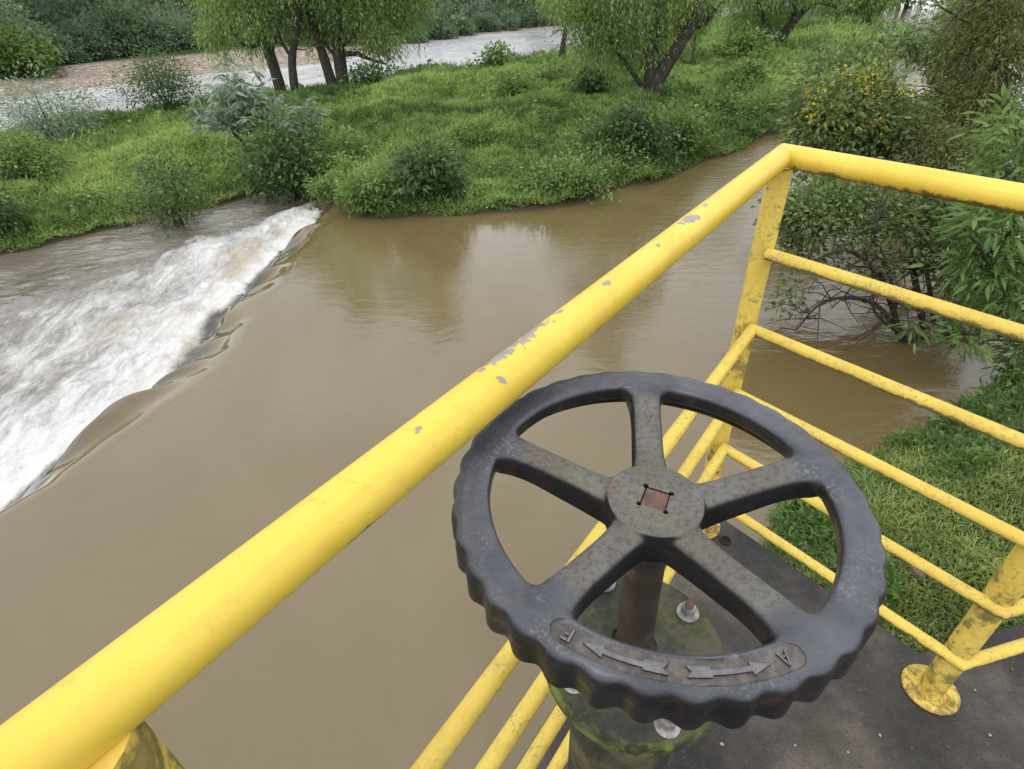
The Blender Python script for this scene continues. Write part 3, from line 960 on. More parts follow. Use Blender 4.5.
shrub("bush", "dark bush at the leaning willow's foot", "bush", 664, 106, 18.4, 24, 18, DARKGREEN, 50, 14, 0.12)
shrub("bush", "upright bush on the meadow edge before the far river", "bush", 496, 68, 28.5, 34, 20, GREEN, 60, 12, 0.2)
shrub("bush", "tall weedy bush in the middle of the meadow", "bush", 516, 100, 20.5, 46, 26, GREEN, 80, 14, 0.15, 0.4)
shrub("bush", "reddish low bush beside the weir-head bush", "bush", 348, 178, 13.6, 60, 34, GREEN, 110, 16, 0.09, 0.45)
shrub("bush", "low bush above the creek mouth near the corner of the rail", "bush", 716, 138, 16.6, 44, 28, GREEN, 90, 14, 0.11)
shrub("bush", "broad bush on the river edge right of the twin willow", "bush", 372, 82, 26.5, 60, 14, DARKGREEN, 80, 12, 0.18)
shrub("bush", "pale bare shrub by the bend of the creek", "shrub", 912, 52, 33.0, 60, 38, SILVER, 80, 12, 0.24, 0.3)


def patch(name, label, px, py, Y, rpx, n, mat, leaf, h=0.25):
    c = sight(px, py, Y)
    k = Y / F_PX
    x = c[0] + rng.normal(0, rpx[0] * k * 0.5, n); y = c[1] + rng.normal(0, rpx[1] * k, n)
    z = ground_z(x, y) + 0.25 + rng.uniform(0, h, n)
    o = leaf_mesh(name, np.stack([x, y, z], 1), rng.normal(size=(n, 3)) + [0, 0, 0.4], leaf * rng.uniform(.6, 1.4, n), leaf * 0.35, rng.uniform(0, 1, n), mat)
    tag(o, label, "weeds", kind="stuff")


patch("dry_weeds", "pinkish dry weeds in the meadow left of the leaning willow", 590, 66, 24.0, (40, 22), 420, PINKM, 0.12)
patch("dry_weeds", "pinkish dry weeds in the meadow right of the leaning willow", 738, 72, 24.5, (44, 22), 380, PINKM, 0.13)
shrub("bush", "small bright bush covering the mud at the end of the weir", "bush", 338, 206, 12.1, 46, 30, BRIGHT, 110, 16, 0.075, 0.5)
patch("dry_weeds", "brown dead stalks at the water's edge below the small bush", 150, 212, 11.9, (40, 12), 260, PINKM, 0.08)
patch("dry_weeds", "brown dead stalks on the creek bank below the meadow", 645, 186, 12.6, (26, 10), 180, PINKM, 0.07)


m_ = 900
d_ = rng.uniform(1.6, 4.6, m_); a_ = rng.uniform(0.5, 1.25, m_)
x_, y_ = d_ * np.sin(a_), d_ * np.cos(a_)
l_ = land(x_, y_)
k_ = (l_[4] > 0.25) & (fbm(x_ * 1.3, y_ * 1.3, 211, 3) > 0.5)
x_, y_, z_ = x_[k_], y_[k_], l_[0][k_]
L_ = rng.uniform(0.02, 0.055, len(x_))
o = leaf_mesh("leaf_litter", np.stack([x_, y_, z_ + rng.uniform(0.03, 0.075, len(x_))], 1), rng.normal(size=(len(x_), 3)) * [1, 1, 0.25], L_, L_ * 0.5, rng.uniform(0.2, 1, len(x_)), PINKM)
tag(o, "brown dead leaves scattered over the grass below the platform", "leaf litter", kind="stuff")


# ---------------------------------------------------------------- willows and other island trees
def tree(name, label, Y, foot, stems, ells_px, n_str, str_len, leaf, mat=WILLOW, r0=0.2, cat="tree", twig=8, group=None, leaves=12, extra=None, wid=0.3):
    b = sight(*foot, Y)
    zg = float(ground_z(b[0], b[1])[0])
    t = empty(name, (b[0], b[1], zg))
    tag(t, label, cat, group)
    B = np.array([b[0], b[1], zg])
    mb = MB()
    for si, st in enumerate(stems):
        rr0, rr1 = st[1], st[2]
        pts = [sight(p[0], p[1], Y + (p[2] if len(p) > 2 else 0)) - B for p in st[0]]
        if st[3] if len(st) > 3 else True:
            pts[0][2] = min(pts[0][2], -0.15)
        path = limb_mb(mb, pts, rr0, rr1, 9, 0.06)
        twigs(mb, path, twig, 0.55 * Y / 20, rr1 * 0.45 + 0.008, 0.5)
    mb.build("trunk", BARK, t)
    ells = []
    for (x, y, rx, ry, w, *dy) in ells_px:
        Yd = Y + (dy[0] if dy else 0)
        k = Yd / (FW[1] - UP[1] * (y - 384.5) / F_PX) / F_PX
        ells.append((sight(x, y, Yd) - B, (rx * k, rx * k * 0.8, ry * k), w))
    # most of the crown hangs behind the limbs, seen through gaps
    ells = [(c + np.array([0, 0.035 * Y * (1 if i % 3 else -0.3), 0]), r, w) for i, (c, r, w) in enumerate(ells)]
    leaf = leaf * 0.62
    P, D, tint = strands(ells, int(n_str * 0.85), leaves, str_len * 0.6, leaf)
    P2_, D2_, t2, _ = clumps(ells, int(n_str * 1.15), 22, str_len * 0.19, 0.5, 0.42)
    D2_ = D2_ + np.array([0, 0, -0.5])
    P = np.concatenate([P, P2_]); D = np.concatenate([D, D2_]); tint = np.concatenate([tint, t2])
    L = leaf * rng.uniform(0.6, 1.4, len(P))
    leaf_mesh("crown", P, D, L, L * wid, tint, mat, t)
    return t


tree("willow_tree", "leaning willow with one trunk tilting left above the far river", 27.4, (279, 79),
     [([(279, 80), (270, 55), (258, 30), (248, -5), (240, -50), (236, -150), (234, -240)], 0.27, 0.05), ([(262, 42), (250, 46), (238, 40), (228, 22)], 0.11, 0.04, False), ([(270, 55), (282, 20), (290, -30)], 0.1, 0.04, False)],
     [(250, -25, 50, 30, 3), (215, -5, 34, 34, 2), (205, 36, 16, 14, 0.7), (262, 10, 36, 24, 1.6), (245, 40, 14, 12, .45), (236, -70, 55, 30, 2), (240, -120, 52, 40, 2.2), (232, -200, 44, 40, 1.6), (236, -270, 30, 30, 0.9)], 1107, 1.5, 0.22)
tree("willow_tree", "slim forked willow between the leaning one and the twin-stemmed one", 26.9, (292, 81),
     [([(292, 82), (292, 60), (297, 30), (300, -10), (302, -60)], 0.2, 0.07), ([(292, 58), (282, 42), (274, 20)], 0.09, 0.03, False)],
     [(300, -30, 34, 36, 2.5), (288, 0, 26, 26, 1.5), (300, 20, 18, 18, .8), (300, -100, 36, 40, 2.0), (302, -180, 34, 40, 1.4), (300, -250, 24, 30, 0.7)], 445, 1.5, 0.22)
tree("willow_tree", "big twin-stemmed willow with a bright low bough on its right", 27.4, (336, 76),
     [([(332, 77), (322, 52), (312, 22), (304, -20), (306, -90), (318, -170)], 0.25, 0.05), ([(341, 76), (338, 45), (340, 10), (346, -40), (354, -140), (358, -300)], 0.31, 0.05), ([(340, 46), (354, 34), (366, 5), (380, -25)], 0.14, 0.05, False),
      ([(341, 54), (356, 54), (372, 60), (386, 64)], 0.12, 0.04, False), ([(342, 60), (328, 48), (322, 36)], 0.1, 0.04, False)],
     [(345, -35, 60, 36, 3), (385, -10, 44, 30, 2.6), (400, 12, 30, 24, 1.6), (380, 40, 20, 14, 1.0), (335, 5, 36, 30, 2.0), (322, 30, 18, 16, .5), (360, 15, 26, 22, 1.0), (415, -30, 40, 34, 1.6), (350, -110, 64, 46, 2.8), (370, -190, 56, 46, 2.4), (352, -270, 44, 40, 1.6), (360, -340, 30, 34, 0.9), (420, -90, 36, 40, 1.4)], 1417, 1.5, 0.22)
tree("willow_tree", "large leaning willow standing alone in mid meadow", 18.9, (650, 108),
     [([(650, 110), (654, 88), (668, 62), (684, 38), (700, 5), (708, -60), (690, -170)], 0.31, 0.07), ([(652, 92), (650, 60), (656, 25), (660, -60), (648, -240)], 0.21, 0.05, False), ([(646, 92), (632, 72), (616, 50), (606, 28)], 0.085, 0.035, False),
      ([(656, 84), (660, 60), (654, 44)], 0.05, 0.02, False), ([(690, 28), (706, 22), (716, 10)], 0.1, 0.04, False)],
     [(640, -20, 70, 30, 3), (606, 10, 40, 36, 2.6, -.6), (600, 40, 26, 24, 1.3, -.5), (640, 30, 34, 30, 2.0, .4), (676, 20, 40, 34, 2.2, .4), (700, -10, 40, 30, 1.8), (575, -8, 26, 26, 1.0), (634, 55, 22, 16, .7, .5), (620, -60, 80, 30, 2), (640, -120, 76, 40, 2.8), (660, -190, 66, 40, 2.2), (640, -260, 48, 36, 1.4), (655, -310, 30, 30, 0.7)], 1687, 1.15, 0.15, r0=0.3)
tree("willow_tree", "second leaning tree with a long bare bough on the far meadow", 29.5, (764, 54),
     [([(764, 56), (776, 44), (792, 24), (806, 8), (820, 2), (838, 8)], 0.28, 0.06), ([(770, 46), (768, 28), (758, 4), (750, -30)], 0.18, 0.06, False), ([(792, 24), (796, -5), (800, -40)], 0.14, 0.05, False)],
     [(770, -20, 50, 26, 3), (790, 14, 24, 18, 1.1), (752, 14, 20, 20, 1.0), (815, -20, 40, 24, 2.0), (776, 26, 16, 10, .4), (780, -90, 50, 40, 2.0), (770, -160, 44, 40, 1.5)], 702, 1.4, 0.22)
tree("willow_tree", "thin young tree behind the large willow", 27.0, (692, 66),
     [([(692, 68), (694, 45), (697, 10), (698, -30)], 0.1, 0.04)], [(698, -10, 26, 30, 2), (694, 20, 16, 18, .6)], 200, 1.2, 0.2)
tree("willow_tree", "small distant tree on the far right end of the meadow", 43.0, (868, 26),
     [([(868, 27), (866, 12), (858, -8), (850, -30)], 0.3, 0.08), ([(867, 16), (876, 2), (884, -20)], 0.18, 0.06, False)],
     [(868, -10, 34, 18, 3), (850, -5, 24, 18, 1.5), (885, 0, 18, 14, 1.0)], 420, 1.5, 0.3)
tree("willow_tree", "pale willow over the far river left of the large one", 31.0, (560, 50),
     [([(560, 52), (566, 30), (576, 0), (580, -30)], 0.16, 0.06)], [(575, -14, 34, 22, 2), (560, 2, 20, 16, .8)], 200, 1.4, 0.22)


# ---------------------------------------------------------------- the far shore: shrubs along the gravel bar, forest behind
def far_shrubs():
    protos = []
    mats = [FORESTM, GREEN, FORESTM]
    for v in range(3):
        ells = [(np.array([0, 0, 1.0]), (1.5, 1.2, 1.1), 3), (np.array([1.0, 0.2, 0.7]), (1.0, 0.9, 0.8), 1), (np.array([-1.1, -0.1, 0.7]), (1.0, 0.9, 0.8), 1)]
        P, D, tint, cc = clumps(ells, 330, 20, 0.2, 0.35)
        L = 0.17 * rng.uniform(0.6, 1.4, len(P))
        o = leaf_mesh("riverside_shrub", P, D, L, L * 0.6, tint, mats[v])
        COL.objects.unlink(o)
        protos.append(o)
    lights = [(14, 77, 40.0, 1.45, "light green round bush at the left end of the gravel bar", 1, None)]
    row = [(62, 62, 45, 2.0), (84, 60, 47, 2.2), (104, 58, 48.5, 2.1), (122, 57, 50, 2.0), (140, 54, 51, 2.3), (158, 52, 52, 2.0), (176, 51, 53, 2.1), (196, 48, 54, 2.0), (214, 46, 55, 2.0),
           (232, 44, 56, 2.0), (40, 64, 44, 1.8), (414, 40, 61, 1.6), (436, 36, 64, 1.7), (460, 31, 67.5, 1.6), (484, 28, 70, 1.7), (508, 26, 72, 1.7), (532, 24, 74, 1.7), (552, 22, 76, 1.7)]
    for (x, y, Y, s, lb, v, g) in lights:
        o = protos[v].copy(); COL.objects.link(o)
        p = sight(x, y, Y)
        o.location = (p[0], p[1], float(ground_z(p[0], p[1])[0]) - 0.1); o.scale = (s, s, s * 0.95)
        tag(o, lb, "bush")
    for i, (x, y, Y, s) in enumerate(row):
        o = protos[0 if i % 3 else 2].copy(); COL.objects.link(o)
        p = sight(x, y, Y)
        o.location = (p[0], p[1], float(ground_z(p[0], p[1])[0]) - 0.2)
        o.rotation_euler.z = random.uniform(0, 6.28); s *= 0.62 * random.uniform(0.75, 1.2); o.scale = (s, s, s * random.uniform(0.8, 1.05))
        tag(o, "dark green shrub in the row at the forest's foot along the far shore", "bush", "shrubs along the far shore")


far_shrubs()


def forest():
    pts = np.array(FOREST_EDGE, float)
    C, Rd, T = [], [], []
    for i in range(len(pts) - 1):
        a, b = pts[i], pts[i + 1]
        seg = np.linalg.norm(b - a)
        nrm = np.array([-(b - a)[1], (b - a)[0]]) / seg
        if nrm[1] < 0:
            nrm = -nrm
        far = max(0.0, (a[1] - 60) / 60)
        for _ in range(int(seg * 1.7 / (1 + far))):
            t = random.random(); d = random.uniform(0.5, 30) ** 1.0
            p = a + (b - a) * t + nrm * d
            s = random.uniform(1.7, 3.2) * (1 + 0.02 * d) * (1 + 0.35 * far)
            C.append((p[0], p[1], float(ground_z(p[0], p[1])[0]) + random.uniform(0.9, 2.2) + d * 0.17 + random.choice([0, 0, 1.2])))
            Rd.append((s, s, s * random.uniform(0.75, 1.2))); T.append(random.gauss(0, 0.24))
    C, Rd, T = np.array(C), np.array(Rd), np.array(T)
    dist = np.hypot(C[:, 0], C[:, 1])
    keep = dist < 150
    C, Rd, T, dist = C[keep], Rd[keep], T[keep], dist[keep]
    per = 560
    P = np.repeat(C, per, 0)
    d = unit(rng.normal(size=(len(P), 3)) + np.array([0, -0.35, 0.35]))
    # knobbly surface
    kn = 0.78 + 0.42 * vnoise(d[:, 0] * 3.3 + np.repeat(C[:, 0], per), d[:, 2] * 3.3 + d[:, 1] * 2.1, 5)
    P = P + d * np.repeat(Rd, per, 0) * kn[:, None] * (rng.uniform(0.6, 1.0, (len(P), 1)) ** 0.4)
    L = np.repeat(0.0052 * dist, per) * rng.uniform(0.6, 1.5, len(P))
    D = unit(d + rng.normal(size=P.shape) * 0.6)
    t = np.clip(0.42 + np.repeat(T, per) + 0.2 * d[:, 2] + (kn - 0.98) * 1.1 + rng.normal(0, 0.13, len(P)), 0, 1)  # crown tops and knobs tinted lighter: light shading put into the colour
    o = leaf_mesh("forest", P, D, L, L * 0.7, t, FORESTM)
    tag(o, "dense dark forest on the far shore behind the gravel bar", "forest", kind="stuff")


forest()


# ---------------------------------------------------------------- trees crowding the right bank
def bank_tree(name, label, base, limbs, ells, n_clump, per, spread, leaf, aspect, mat, cat="tree", twig=(10, 0.5), bark=BARK, fine=False, tint_amp=0.3, shell=0.45, flowers=None, hang=None, droop=0.3):
    B = np.array(base, float)
    t = empty(name, tuple(B))
    tag(t, label, cat)
    mb = MB()
    ends = []
    for (pts, r0, r1) in limbs:
        path = limb_mb(mb, [np.array(p) - B for p in pts], r0, r1, 8, 0.07)
        e = twigs(mb, path, twig[0], twig[1], r1 * 0.55 + 0.003, 0.1)
        for q in e[: len(e) // 2]:
            twigs(mb, [q, q], 2, twig[1] * 0.5, 0.004, 0.0, 4, 0)
    mb.build("trunk", bark, t)
    E = [(np.array(c) - B, r, w) for c, r, w in ells]
    P, D, tint, cc = clumps(E, n_clump, per, spread, tint_amp, shell)
    L = leaf * rng.uniform(0.6, 1.4, len(P))
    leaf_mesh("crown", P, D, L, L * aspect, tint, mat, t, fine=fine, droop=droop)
    if hang:
        P, D, tint = strands([(np.array(c) - B, r, w) for c, r, w in hang[0]], hang[1], 12, hang[2], hang[3])
        L = hang[3] * rng.uniform(0.6, 1.4, len(P))
        leaf_mesh("crown", P, D, L, L * 0.25, tint, mat, t)
    if flowers:
        P, D, tint, cc = clumps([(np.array(c) - B, r, w) for c, r, w in flowers[0]], flowers[1], 9, 0.05, 0.3, 0.6)
        L = flowers[2] * rng.uniform(0.6, 1.3, len(P))
        leaf_mesh("blossom", P, D, L, L * 0.8, tint, FLOWERM, t)
    return t


S = sight
# tangled tree leaning over the water, its arching bare limbs showing against the bright water
base = (5.05, 5.75, -2.25)
bank_tree("riverside_tree", "tangled small-leaved tree arching bare dark limbs over the water at right", base,
          [([base, S(905, 340, 5.7), S(890, 300, 5.6), S(872, 268, 5.5), S(845, 250, 5.4), S(812, 262, 5.4)], 0.05, 0.012),
           ([base, S(908, 345, 5.7), S(880, 308, 5.5), S(850, 298, 5.4), S(820, 304, 5.4), S(796, 330, 5.4)], 0.04, 0.01),
           ([base, S(925, 330, 5.9), S(915, 280, 5.9), S(905, 230, 6.0), S(895, 195, 6.2)], 0.055, 0.018),
           ([base, S(935, 335, 6.0), S(928, 280, 6.2), S(912, 215, 6.5), S(890, 160, 6.9)], 0.045, 0.014),
           ([base, S(950, 320, 6.0), S(970, 285, 6.0), S(966, 245, 5.9), S(945, 205, 5.9)], 0.022, 0.008),
           ([base, S(900, 335, 5.6), S(892, 285, 5.5), S(878, 240, 5.5), S(880, 200, 5.6)], 0.035, 0.012),
           ([base, S(895, 330, 5.5), S(872, 305, 5.3), S(885, 280, 5.3), S(866, 262, 5.2)], 0.02, 0.007)],
          [(S(812, 205, 6.1), (.40, .4, .30), 2.6), (S(842, 196, 6.2), (.36, .4, .28), 1.8), (S(880, 205, 6.2), (.4, .5, .24), 2.0), (S(915, 205, 6.2), (.4, .5, .26), 2), (S(945, 215, 6.0), (.4, .4, .3), 2),
           (S(800, 245, 5.9), (.22, .3, .2), .8), (S(850, 232, 5.6), (.4, .3, .18), .6), (S(812, 222, 5.9), (.35, .35, .22), 1.2), (S(900, 225, 5.7), (.35, .3, .16), .7), (S(940, 255, 5.8), (.3, .3, .25), 1.1), (S(975, 270, 5.9), (.35, .35, .3), 1.2), (S(790, 215, 6.1), (.2, .3, .25), .8), (S(790, 300, 5.7), (.22, .2, .12), .35), (S(962, 300, 6.2), (.4, .5, .4), 1.4), (S(985, 330, 6.2), (.4, .5, .4), 1.2), (S(955, 345, 5.9), (.25, .3, .15), .6),
           (S(875, 260, 5.6), (.4, .3, .25), .4)],
          900, 17, 0.085, 0.060, 0.5, OLIVEG, twig=(26, 0.40), bark=BARK)
base = (6.6, 7.6, -1.9)
bank_tree("flowering_tree", "bushy tree sprinkled with yellow blossom beside the creek", base,
          [([base, S(900, 170, 7.8), S(870, 140, 8.0), S(840, 110, 8.2)], 0.07, 0.02), ([base, S(905, 160, 7.9), S(890, 110, 8.3), S(870, 75, 8.5)], 0.06, 0.02), ([base, S(880, 185, 7.7), S(840, 165, 7.8), S(812, 150, 7.9)], 0.045, 0.012)],
          [(S(850, 118, 8.1), (.62, .6, .55), 3.2), (S(826, 130, 7.9), (.45, .5, .5), 2.2), (S(822, 98, 8.2), (.4, .4, .3), 1.0), (S(862, 88, 8.4), (.4, .5, .28), 1.4), (S(884, 130, 8.0), (.42, .5, .42), 1.5), (S(838, 165, 7.7), (.5, .4, .2), 1.5)],
          620, 18, 0.10, 0.08, 0.5, OLIVEG, twig=(10, .5),
          flowers=([(S(868, 82, 8.0), (.22, .2, .1), 1.4), (S(862, 92, 7.9), (.2, .2, .1), 1.2), (S(812, 105, 7.7), (.14, .2, .16), 1), (S(814, 128, 7.6), (.14, .2, .25), 1.2), (S(806, 112, 7.6), (.1, .2, .3), 1.0), (S(830, 88, 7.7), (.3, .3, .12), 1.0), (S(905, 100, 7.7), (.2, .2, .25), .7), (S(877, 122, 7.6), (.16, .15, .12), 1.4), (S(897, 90, 7.9), (.2, .2, .16), 1.2), (S(850, 100, 7.7), (.55, .3, .45), 2.6)], 50, 0.042))
base = (9.2, 9.0, -1.7)
bank_tree("riverside_tree", "olive-brown feathery tree filling the upper right corner", base,
          [([base, S(985, 160, 8.3), S(978, 90, 8.3), S(975, 30, 8.5)], 0.12, 0.04), ([base, S(1010, 130, 8.0), S(1000, 50, 8.0), S(985, -30, 8.2)], 0.13, 0.05), ([base, S(965, 190, 7.6), S(925, 165, 7.6), S(900, 155, 7.6)], 0.06, 0.02), ([base, S(970, 130, 8.4), S(950, 105, 8.6), S(935, 88, 8.8)], 0.05, 0.015)],
          [(S(995, 62, 8.0), (.6, .8, .65), 3), (S(1018, 10, 8.0), (.75, .8, .7), 2.5), (S(978, 110, 8.0), (.42, .6, .45), 1.6), (S(950, 165, 7.4), (.62, .5, .35), 2.6), (S(1000, 140, 7.6), (.6, .6, .5), 2.2), (S(958, 66, 8.8), (.25, .4, .25), .6), (S(990, 25, 8.6), (.5, .5, .45), 1.8), (S(905, 185, 7.2), (.45, .4, .22), 1.3), (S(925, 145, 7.5), (.42, .4, .32), 1.5), (S(905, 120, 7.9), (.3, .4, .25), .7), (S(985, 205, 6.9), (.5, .5, .3), 1.6), (S(1015, -40, 8.2), (.9, .9, .5), 1.5)],
          1500, 24, 0.10, 0.052, 0.36, OLIVE, twig=(14, .6), tint_amp=0.32, hang=([(S(1000, 40, 7.8), (.6, .8, .7), 2), (S(965, 130, 7.6), (.4, .5, .35), 1), (S(1010, 100, 7.4), (.7, .6, .6), 1)], 260, 0.4, 0.055))
base = (13.5, 13.0, -1.8)
bank_tree("riverside_tree", "dark bushy tree beyond the blossom, between creek and olive tree", base,
          [([base, S(905, 105, 13.0), S(885, 90, 13), S(862, 66, 13)], 0.1, 0.03), ([base, S(940, 90, 13.0), S(955, 50, 13), S(965, 20, 13)], 0.09, 0.03)],
          [(S(838, 80, 12.0), (.7, .7, .5), 1.6), (S(858, 64, 12.6), (.5, .7, .4), 1.4), (S(948, 62, 13.5), (.35, .8, .4), 1.0), (S(972, 25, 14), (.5, .8, .6), 1.4), (S(897, 42, 13.2), (.28, .4, .16), .35), (S(930, 50, 13.2), (.3, .4, .15), .4), (S(925, 128, 11.5), (.8, .7, .6), 2.4), (S(955, 105, 12.0), (.6, .7, .5), 1.6), (S(815, 95, 11.5), (.4, .6, .4), .8), (S(985, 20, 13), (1, 1, .8), 2)],
          560, 20, 0.16, 0.11, 0.5, OLIVEG, twig=(8, .7))
base = (6.1, 4.9, -1.9)
bank_tree("broadleaf_shrub", "bright shrub with long pointed leaves hanging at the right edge", base,
          [([base, S(1000, 300, 5.0), S(985, 260, 4.9), S(970, 235, 4.8)], 0.03, 0.01), ([base, S(1010, 280, 5.0), S(1015, 210, 5.0), S(1005, 170, 5.1)], 0.035, 0.012), ([base, S(985, 335, 4.8), S(945, 335, 4.7), S(912, 322, 4.6)], 0.018, 0.006), ([base, S(1000, 340, 4.7), S(975, 345, 4.6), S(958, 338, 4.6)], 0.016, 0.006)],
          [(S(1008, 232, 4.9), (.34, .4, .3), 3), (S(1018, 170, 5.1), (.3, .4, .26), 2), (S(985, 262, 4.9), (.28, .35, .2), 1.8), (S(1015, 285, 4.8), (.3, .35, .22), 2.0), (S(992, 310, 4.75), (.22, .3, .12), 1.0), (S(914, 323, 4.6), (.09, .1, .05), .35), (S(965, 336, 4.6), (.14, .14, .06), .55), (S(1000, 215, 4.8), (.25, .3, .2), 1.0), (S(1018, 130, 5.3), (.3, .4, .2), 1.2)],
          210, 13, 0.075, 0.125, 0.24, BRIGHT, "shrub", twig=(9, .3), fine=True, tint_amp=0.24)
base = (5.6, 4.75, -2.0)
bank_tree("broadleaf_shrub", "low leafy plant on the bank at the right edge below the hanging shrub", base,
          [([base, S(1015, 385, 4.6), S(1010, 365, 4.6)], 0.012, 0.005), ([base, S(1022, 380, 4.7), S(1024, 350, 4.8)], 0.012, 0.005)],
          [(S(1014, 378, 4.55), (.16, .2, .1), 2), (S(1024, 350, 4.8), (.2, .2, .16), 1.5), (S(1000, 400, 4.4), (.2, .2, .07), 1)],
          48, 12, 0.06, 0.10, 0.28, BRIGHT, "plant", twig=(5, .16), fine=True)
# backing trees deeper in the bank
for i, (bx, by, s, lab) in enumerate([(9.8, 6.2, 0.85, "dark tree in deep shade behind the hanging shrub"), (14.5, 9.6, 1.1, "tall dark tree behind the olive tree at the picture's right edge"), (24.5, 17.0, 1.1, "dark tree along the creek behind the olive tree"), (34, 27, 1.3, "distant dark tree along the creek at upper right")]):
    zb = float(ground_z(bx, by)[0])
    B = np.array([bx, by, zb])
    bank_tree("riverside_tree", lab, B, [([B, B + [-.3 * s, .1, 1.2 * s], B + [-.8 * s, 0, 2.4 * s]], 0.12 * s, 0.05), ([B, B + [.3 * s, .1, 1.4 * s], B + [.5 * s, .3, 2.8 * s]], 0.1 * s, 0.04)],
              [(B + [-.5 * s, 0, 2.0 * s], (1.5 * s, 1.5 * s, 1.2 * s), 3), (B + [.4 * s, .2, 3.0 * s], (1.4 * s, 1.4 * s, 1.1 * s), 2), (B + [-1.2 * s, -.3, 1.0 * s], (.9 * s, .9 * s, .7 * s), 1.2)],
              330, 18, 0.2 * s, 0.13 * s, 0.5, DARKGREEN, twig=(8, .8))

# far head of the creek: dark trees closing the view
for i, (bx, by) in enumerate([(44, 72), (50, 74), (56, 77), (39, 70.5)]):
    zb = float(ground_z(bx, by)[0])
    B = np.array([bx, by, zb])
    bank_tree("riverside_tree", "dark tree of the clump closing the far head of the creek", B, [([B, B + [-.3, .1, 2], B + [-.8, 0, 4.5]], 0.3, 0.1)], [(B + [0, 0, 2.5], (3.2, 3, 2.4), 3), (B + [1, 0, 4.6], (2.6, 2.6, 2.2), 2)], 90, 16, 0.6, 0.5, 0.6, FORESTM, twig=(5, 1.5))
for o in list(COL.objects):
    if o.get("label") == "dark tree of the clump closing the far head of the creek":
        o["group"] = "trees at the head of the creek"

# ------------------------------------------------------------------ platform and railing
TC = np.array([0.56358902, 1.18463156]); RC = np.array([0.56326932, 1.14467857])
P2 = np.array([0.94888742, 0.66276936]); C2 = np.array([0.93883796, 0.63599472])
A1, A2, A3 = 4.06040537, -0.934816, 0.21668707
d1 = np.array([math.cos(A1), math.sin(A1)]); d2 = np.array([math.cos(A2), math.sin(A2)]); d3 = np.array([math.cos(A3), math.sin(A3)])
PL = TC + 1.320 * d1                      # left post
P3 = P2 + 1.25 * d3
ZTOP = 1.094
ZR = [0.90116, 0.71809, 0.53326, 0.35217, 0.16289]

CONC = concrete_mat()
n1 = np.array([-d1[1], d1[0]])
if n1 @ (TC - np.array([0, 0])) < 0 and False:
    n1 = -n1
out1 = np.array([d1[1], -d1[0]]) if (np.array([d1[1], -d1[0]]) @ np.array([-1, 1])) > 0 else -np.array([d1[1], -d1[0]])
out2 = np.array([-d2[1], d2[0]]) if (np.array([-d2[1], d2[0]]) @ np.array([1, 1])) > 0 else -np.array([-d2[1], d2[0]])
out3 = np.array([-d3[1], d3[0]])


def meet(p, d, q, e):
    A = np.array([d, -e]).T
    t = np.linalg.solve(A, q - p)
    return p + d * t[0]


OFF = 0.082
k0 = TC + out1 * OFF; k1 = TC + out2 * OFF; k2 = P2 + out3 * OFF
ca = meet(k0, d1, k1, d2); cb = meet(k1, d2, k2, d3)
ca2 = k0 + d1 * 0.035; ca1 = k1 - d2 * (-0.03)
cl = PL + out1 * OFF + d1 * 0.25
deck = [tuple(cl), tuple(ca2), tuple(ca1), tuple(cb), tuple(cb + d3 * 3.2), tuple(cb + d3 * 3.2 + np.array([0.3, -2.6])), (cl[0] + 0.15, -2.4)]
mb = MB(); mb.prism(deck, -0.22, 0.0)
pf = mb.build("concrete_platform", CONC, smooth=30, bevel=0.012)
tag(pf, "dark damp concrete platform slab carrying the railing and the valve", "platform")
cen = np.mean(np.array(deck), 0)
base_poly = [tuple(cen + (np.array(p) - cen) * 0.93) for p in deck]
mb = MB(); mb.prism(base_poly, -3.2, -0.223)
w = mb.build("concrete_pier", CONC, smooth=30, bevel=0.02)
tag(w, "mossy concrete pier wall under the platform, standing in the water", "wall")

def along(p, d, t, z):
    q = p + d * t
    return (q[0], q[1], z)

chips = []
def rail_top_pt(px, py):
    # point on the upper side of the long top rail nearest to a bearing
    best = None
    for t in np.linspace(0, 1.35, 400):
        q = np.array([*(TC + d1 * t), ZTOP + 0.0])
        v = q - CAMP; dd = v @ FW
        sx, sy = 512 + F_PX * (v @ RT) / dd, 384.5 - F_PX * (v @ UP) / dd
        e = (sx - px) ** 2 + (sy - py) ** 2
        if best is None or e < best[0]:
            best = (e, q)
    return best[1]
ax1 = (float(d1[0]), float(d1[1]), 0.0)
for (px, py, ln, wd, up, side) in [(520, 350, 0.060, 0.013, 0.020, -0.010), (494, 368, 0.03, 0.009, 0.0205, -0.009), (680, 226, 0.030, 0.011, 0.021, 0.0), (697, 211, 0.012, 0.006, 0.021, 0.0), (496, 396, 0.007, 0.006, 0.016, 0.013), (412, 440, 0.006, 0.004, 0.02, 0.004), (600, 296, 0.010, 0.005, 0.021, 0.002), (560, 325, 0.006, 0.004, 0.02, -.006), (655, 262, 0.005, 0.004, 0.02, 0.004)]:
    q = rail_top_pt(px, py)
    sd = np.array([-out1[0], -out1[1]])
    chips.append(((float(q[0] + sd[0] * side), float(q[1] + sd[1] * side), float(q[2] + up)), ax1, ln, wd))
YEL = yellow_mat("yellow_paint", 0.0, chips)
YELG = yellow_mat("yellow_paint_grimy", 1.0)
YELP = yellow_mat("yellow_paint_mouldy", 1.12)
BOLTM = simple_mat("galvanised_bolt", (0.24, 0.235, 0.22), (0.42, 0.41, 0.39), 60, 0.42, 0.6, 0.5, c3=(0.22, 0.13, 0.08), s3=70)
RUSTM = simple_mat("rusty_steel", (0.10, 0.055, 0.04), (0.20, 0.105, 0.075), 40, 0.7, 0.1, 0.4, c3=(0.06, 0.05, 0.045), s3=28, bump=0.001, bs=150)
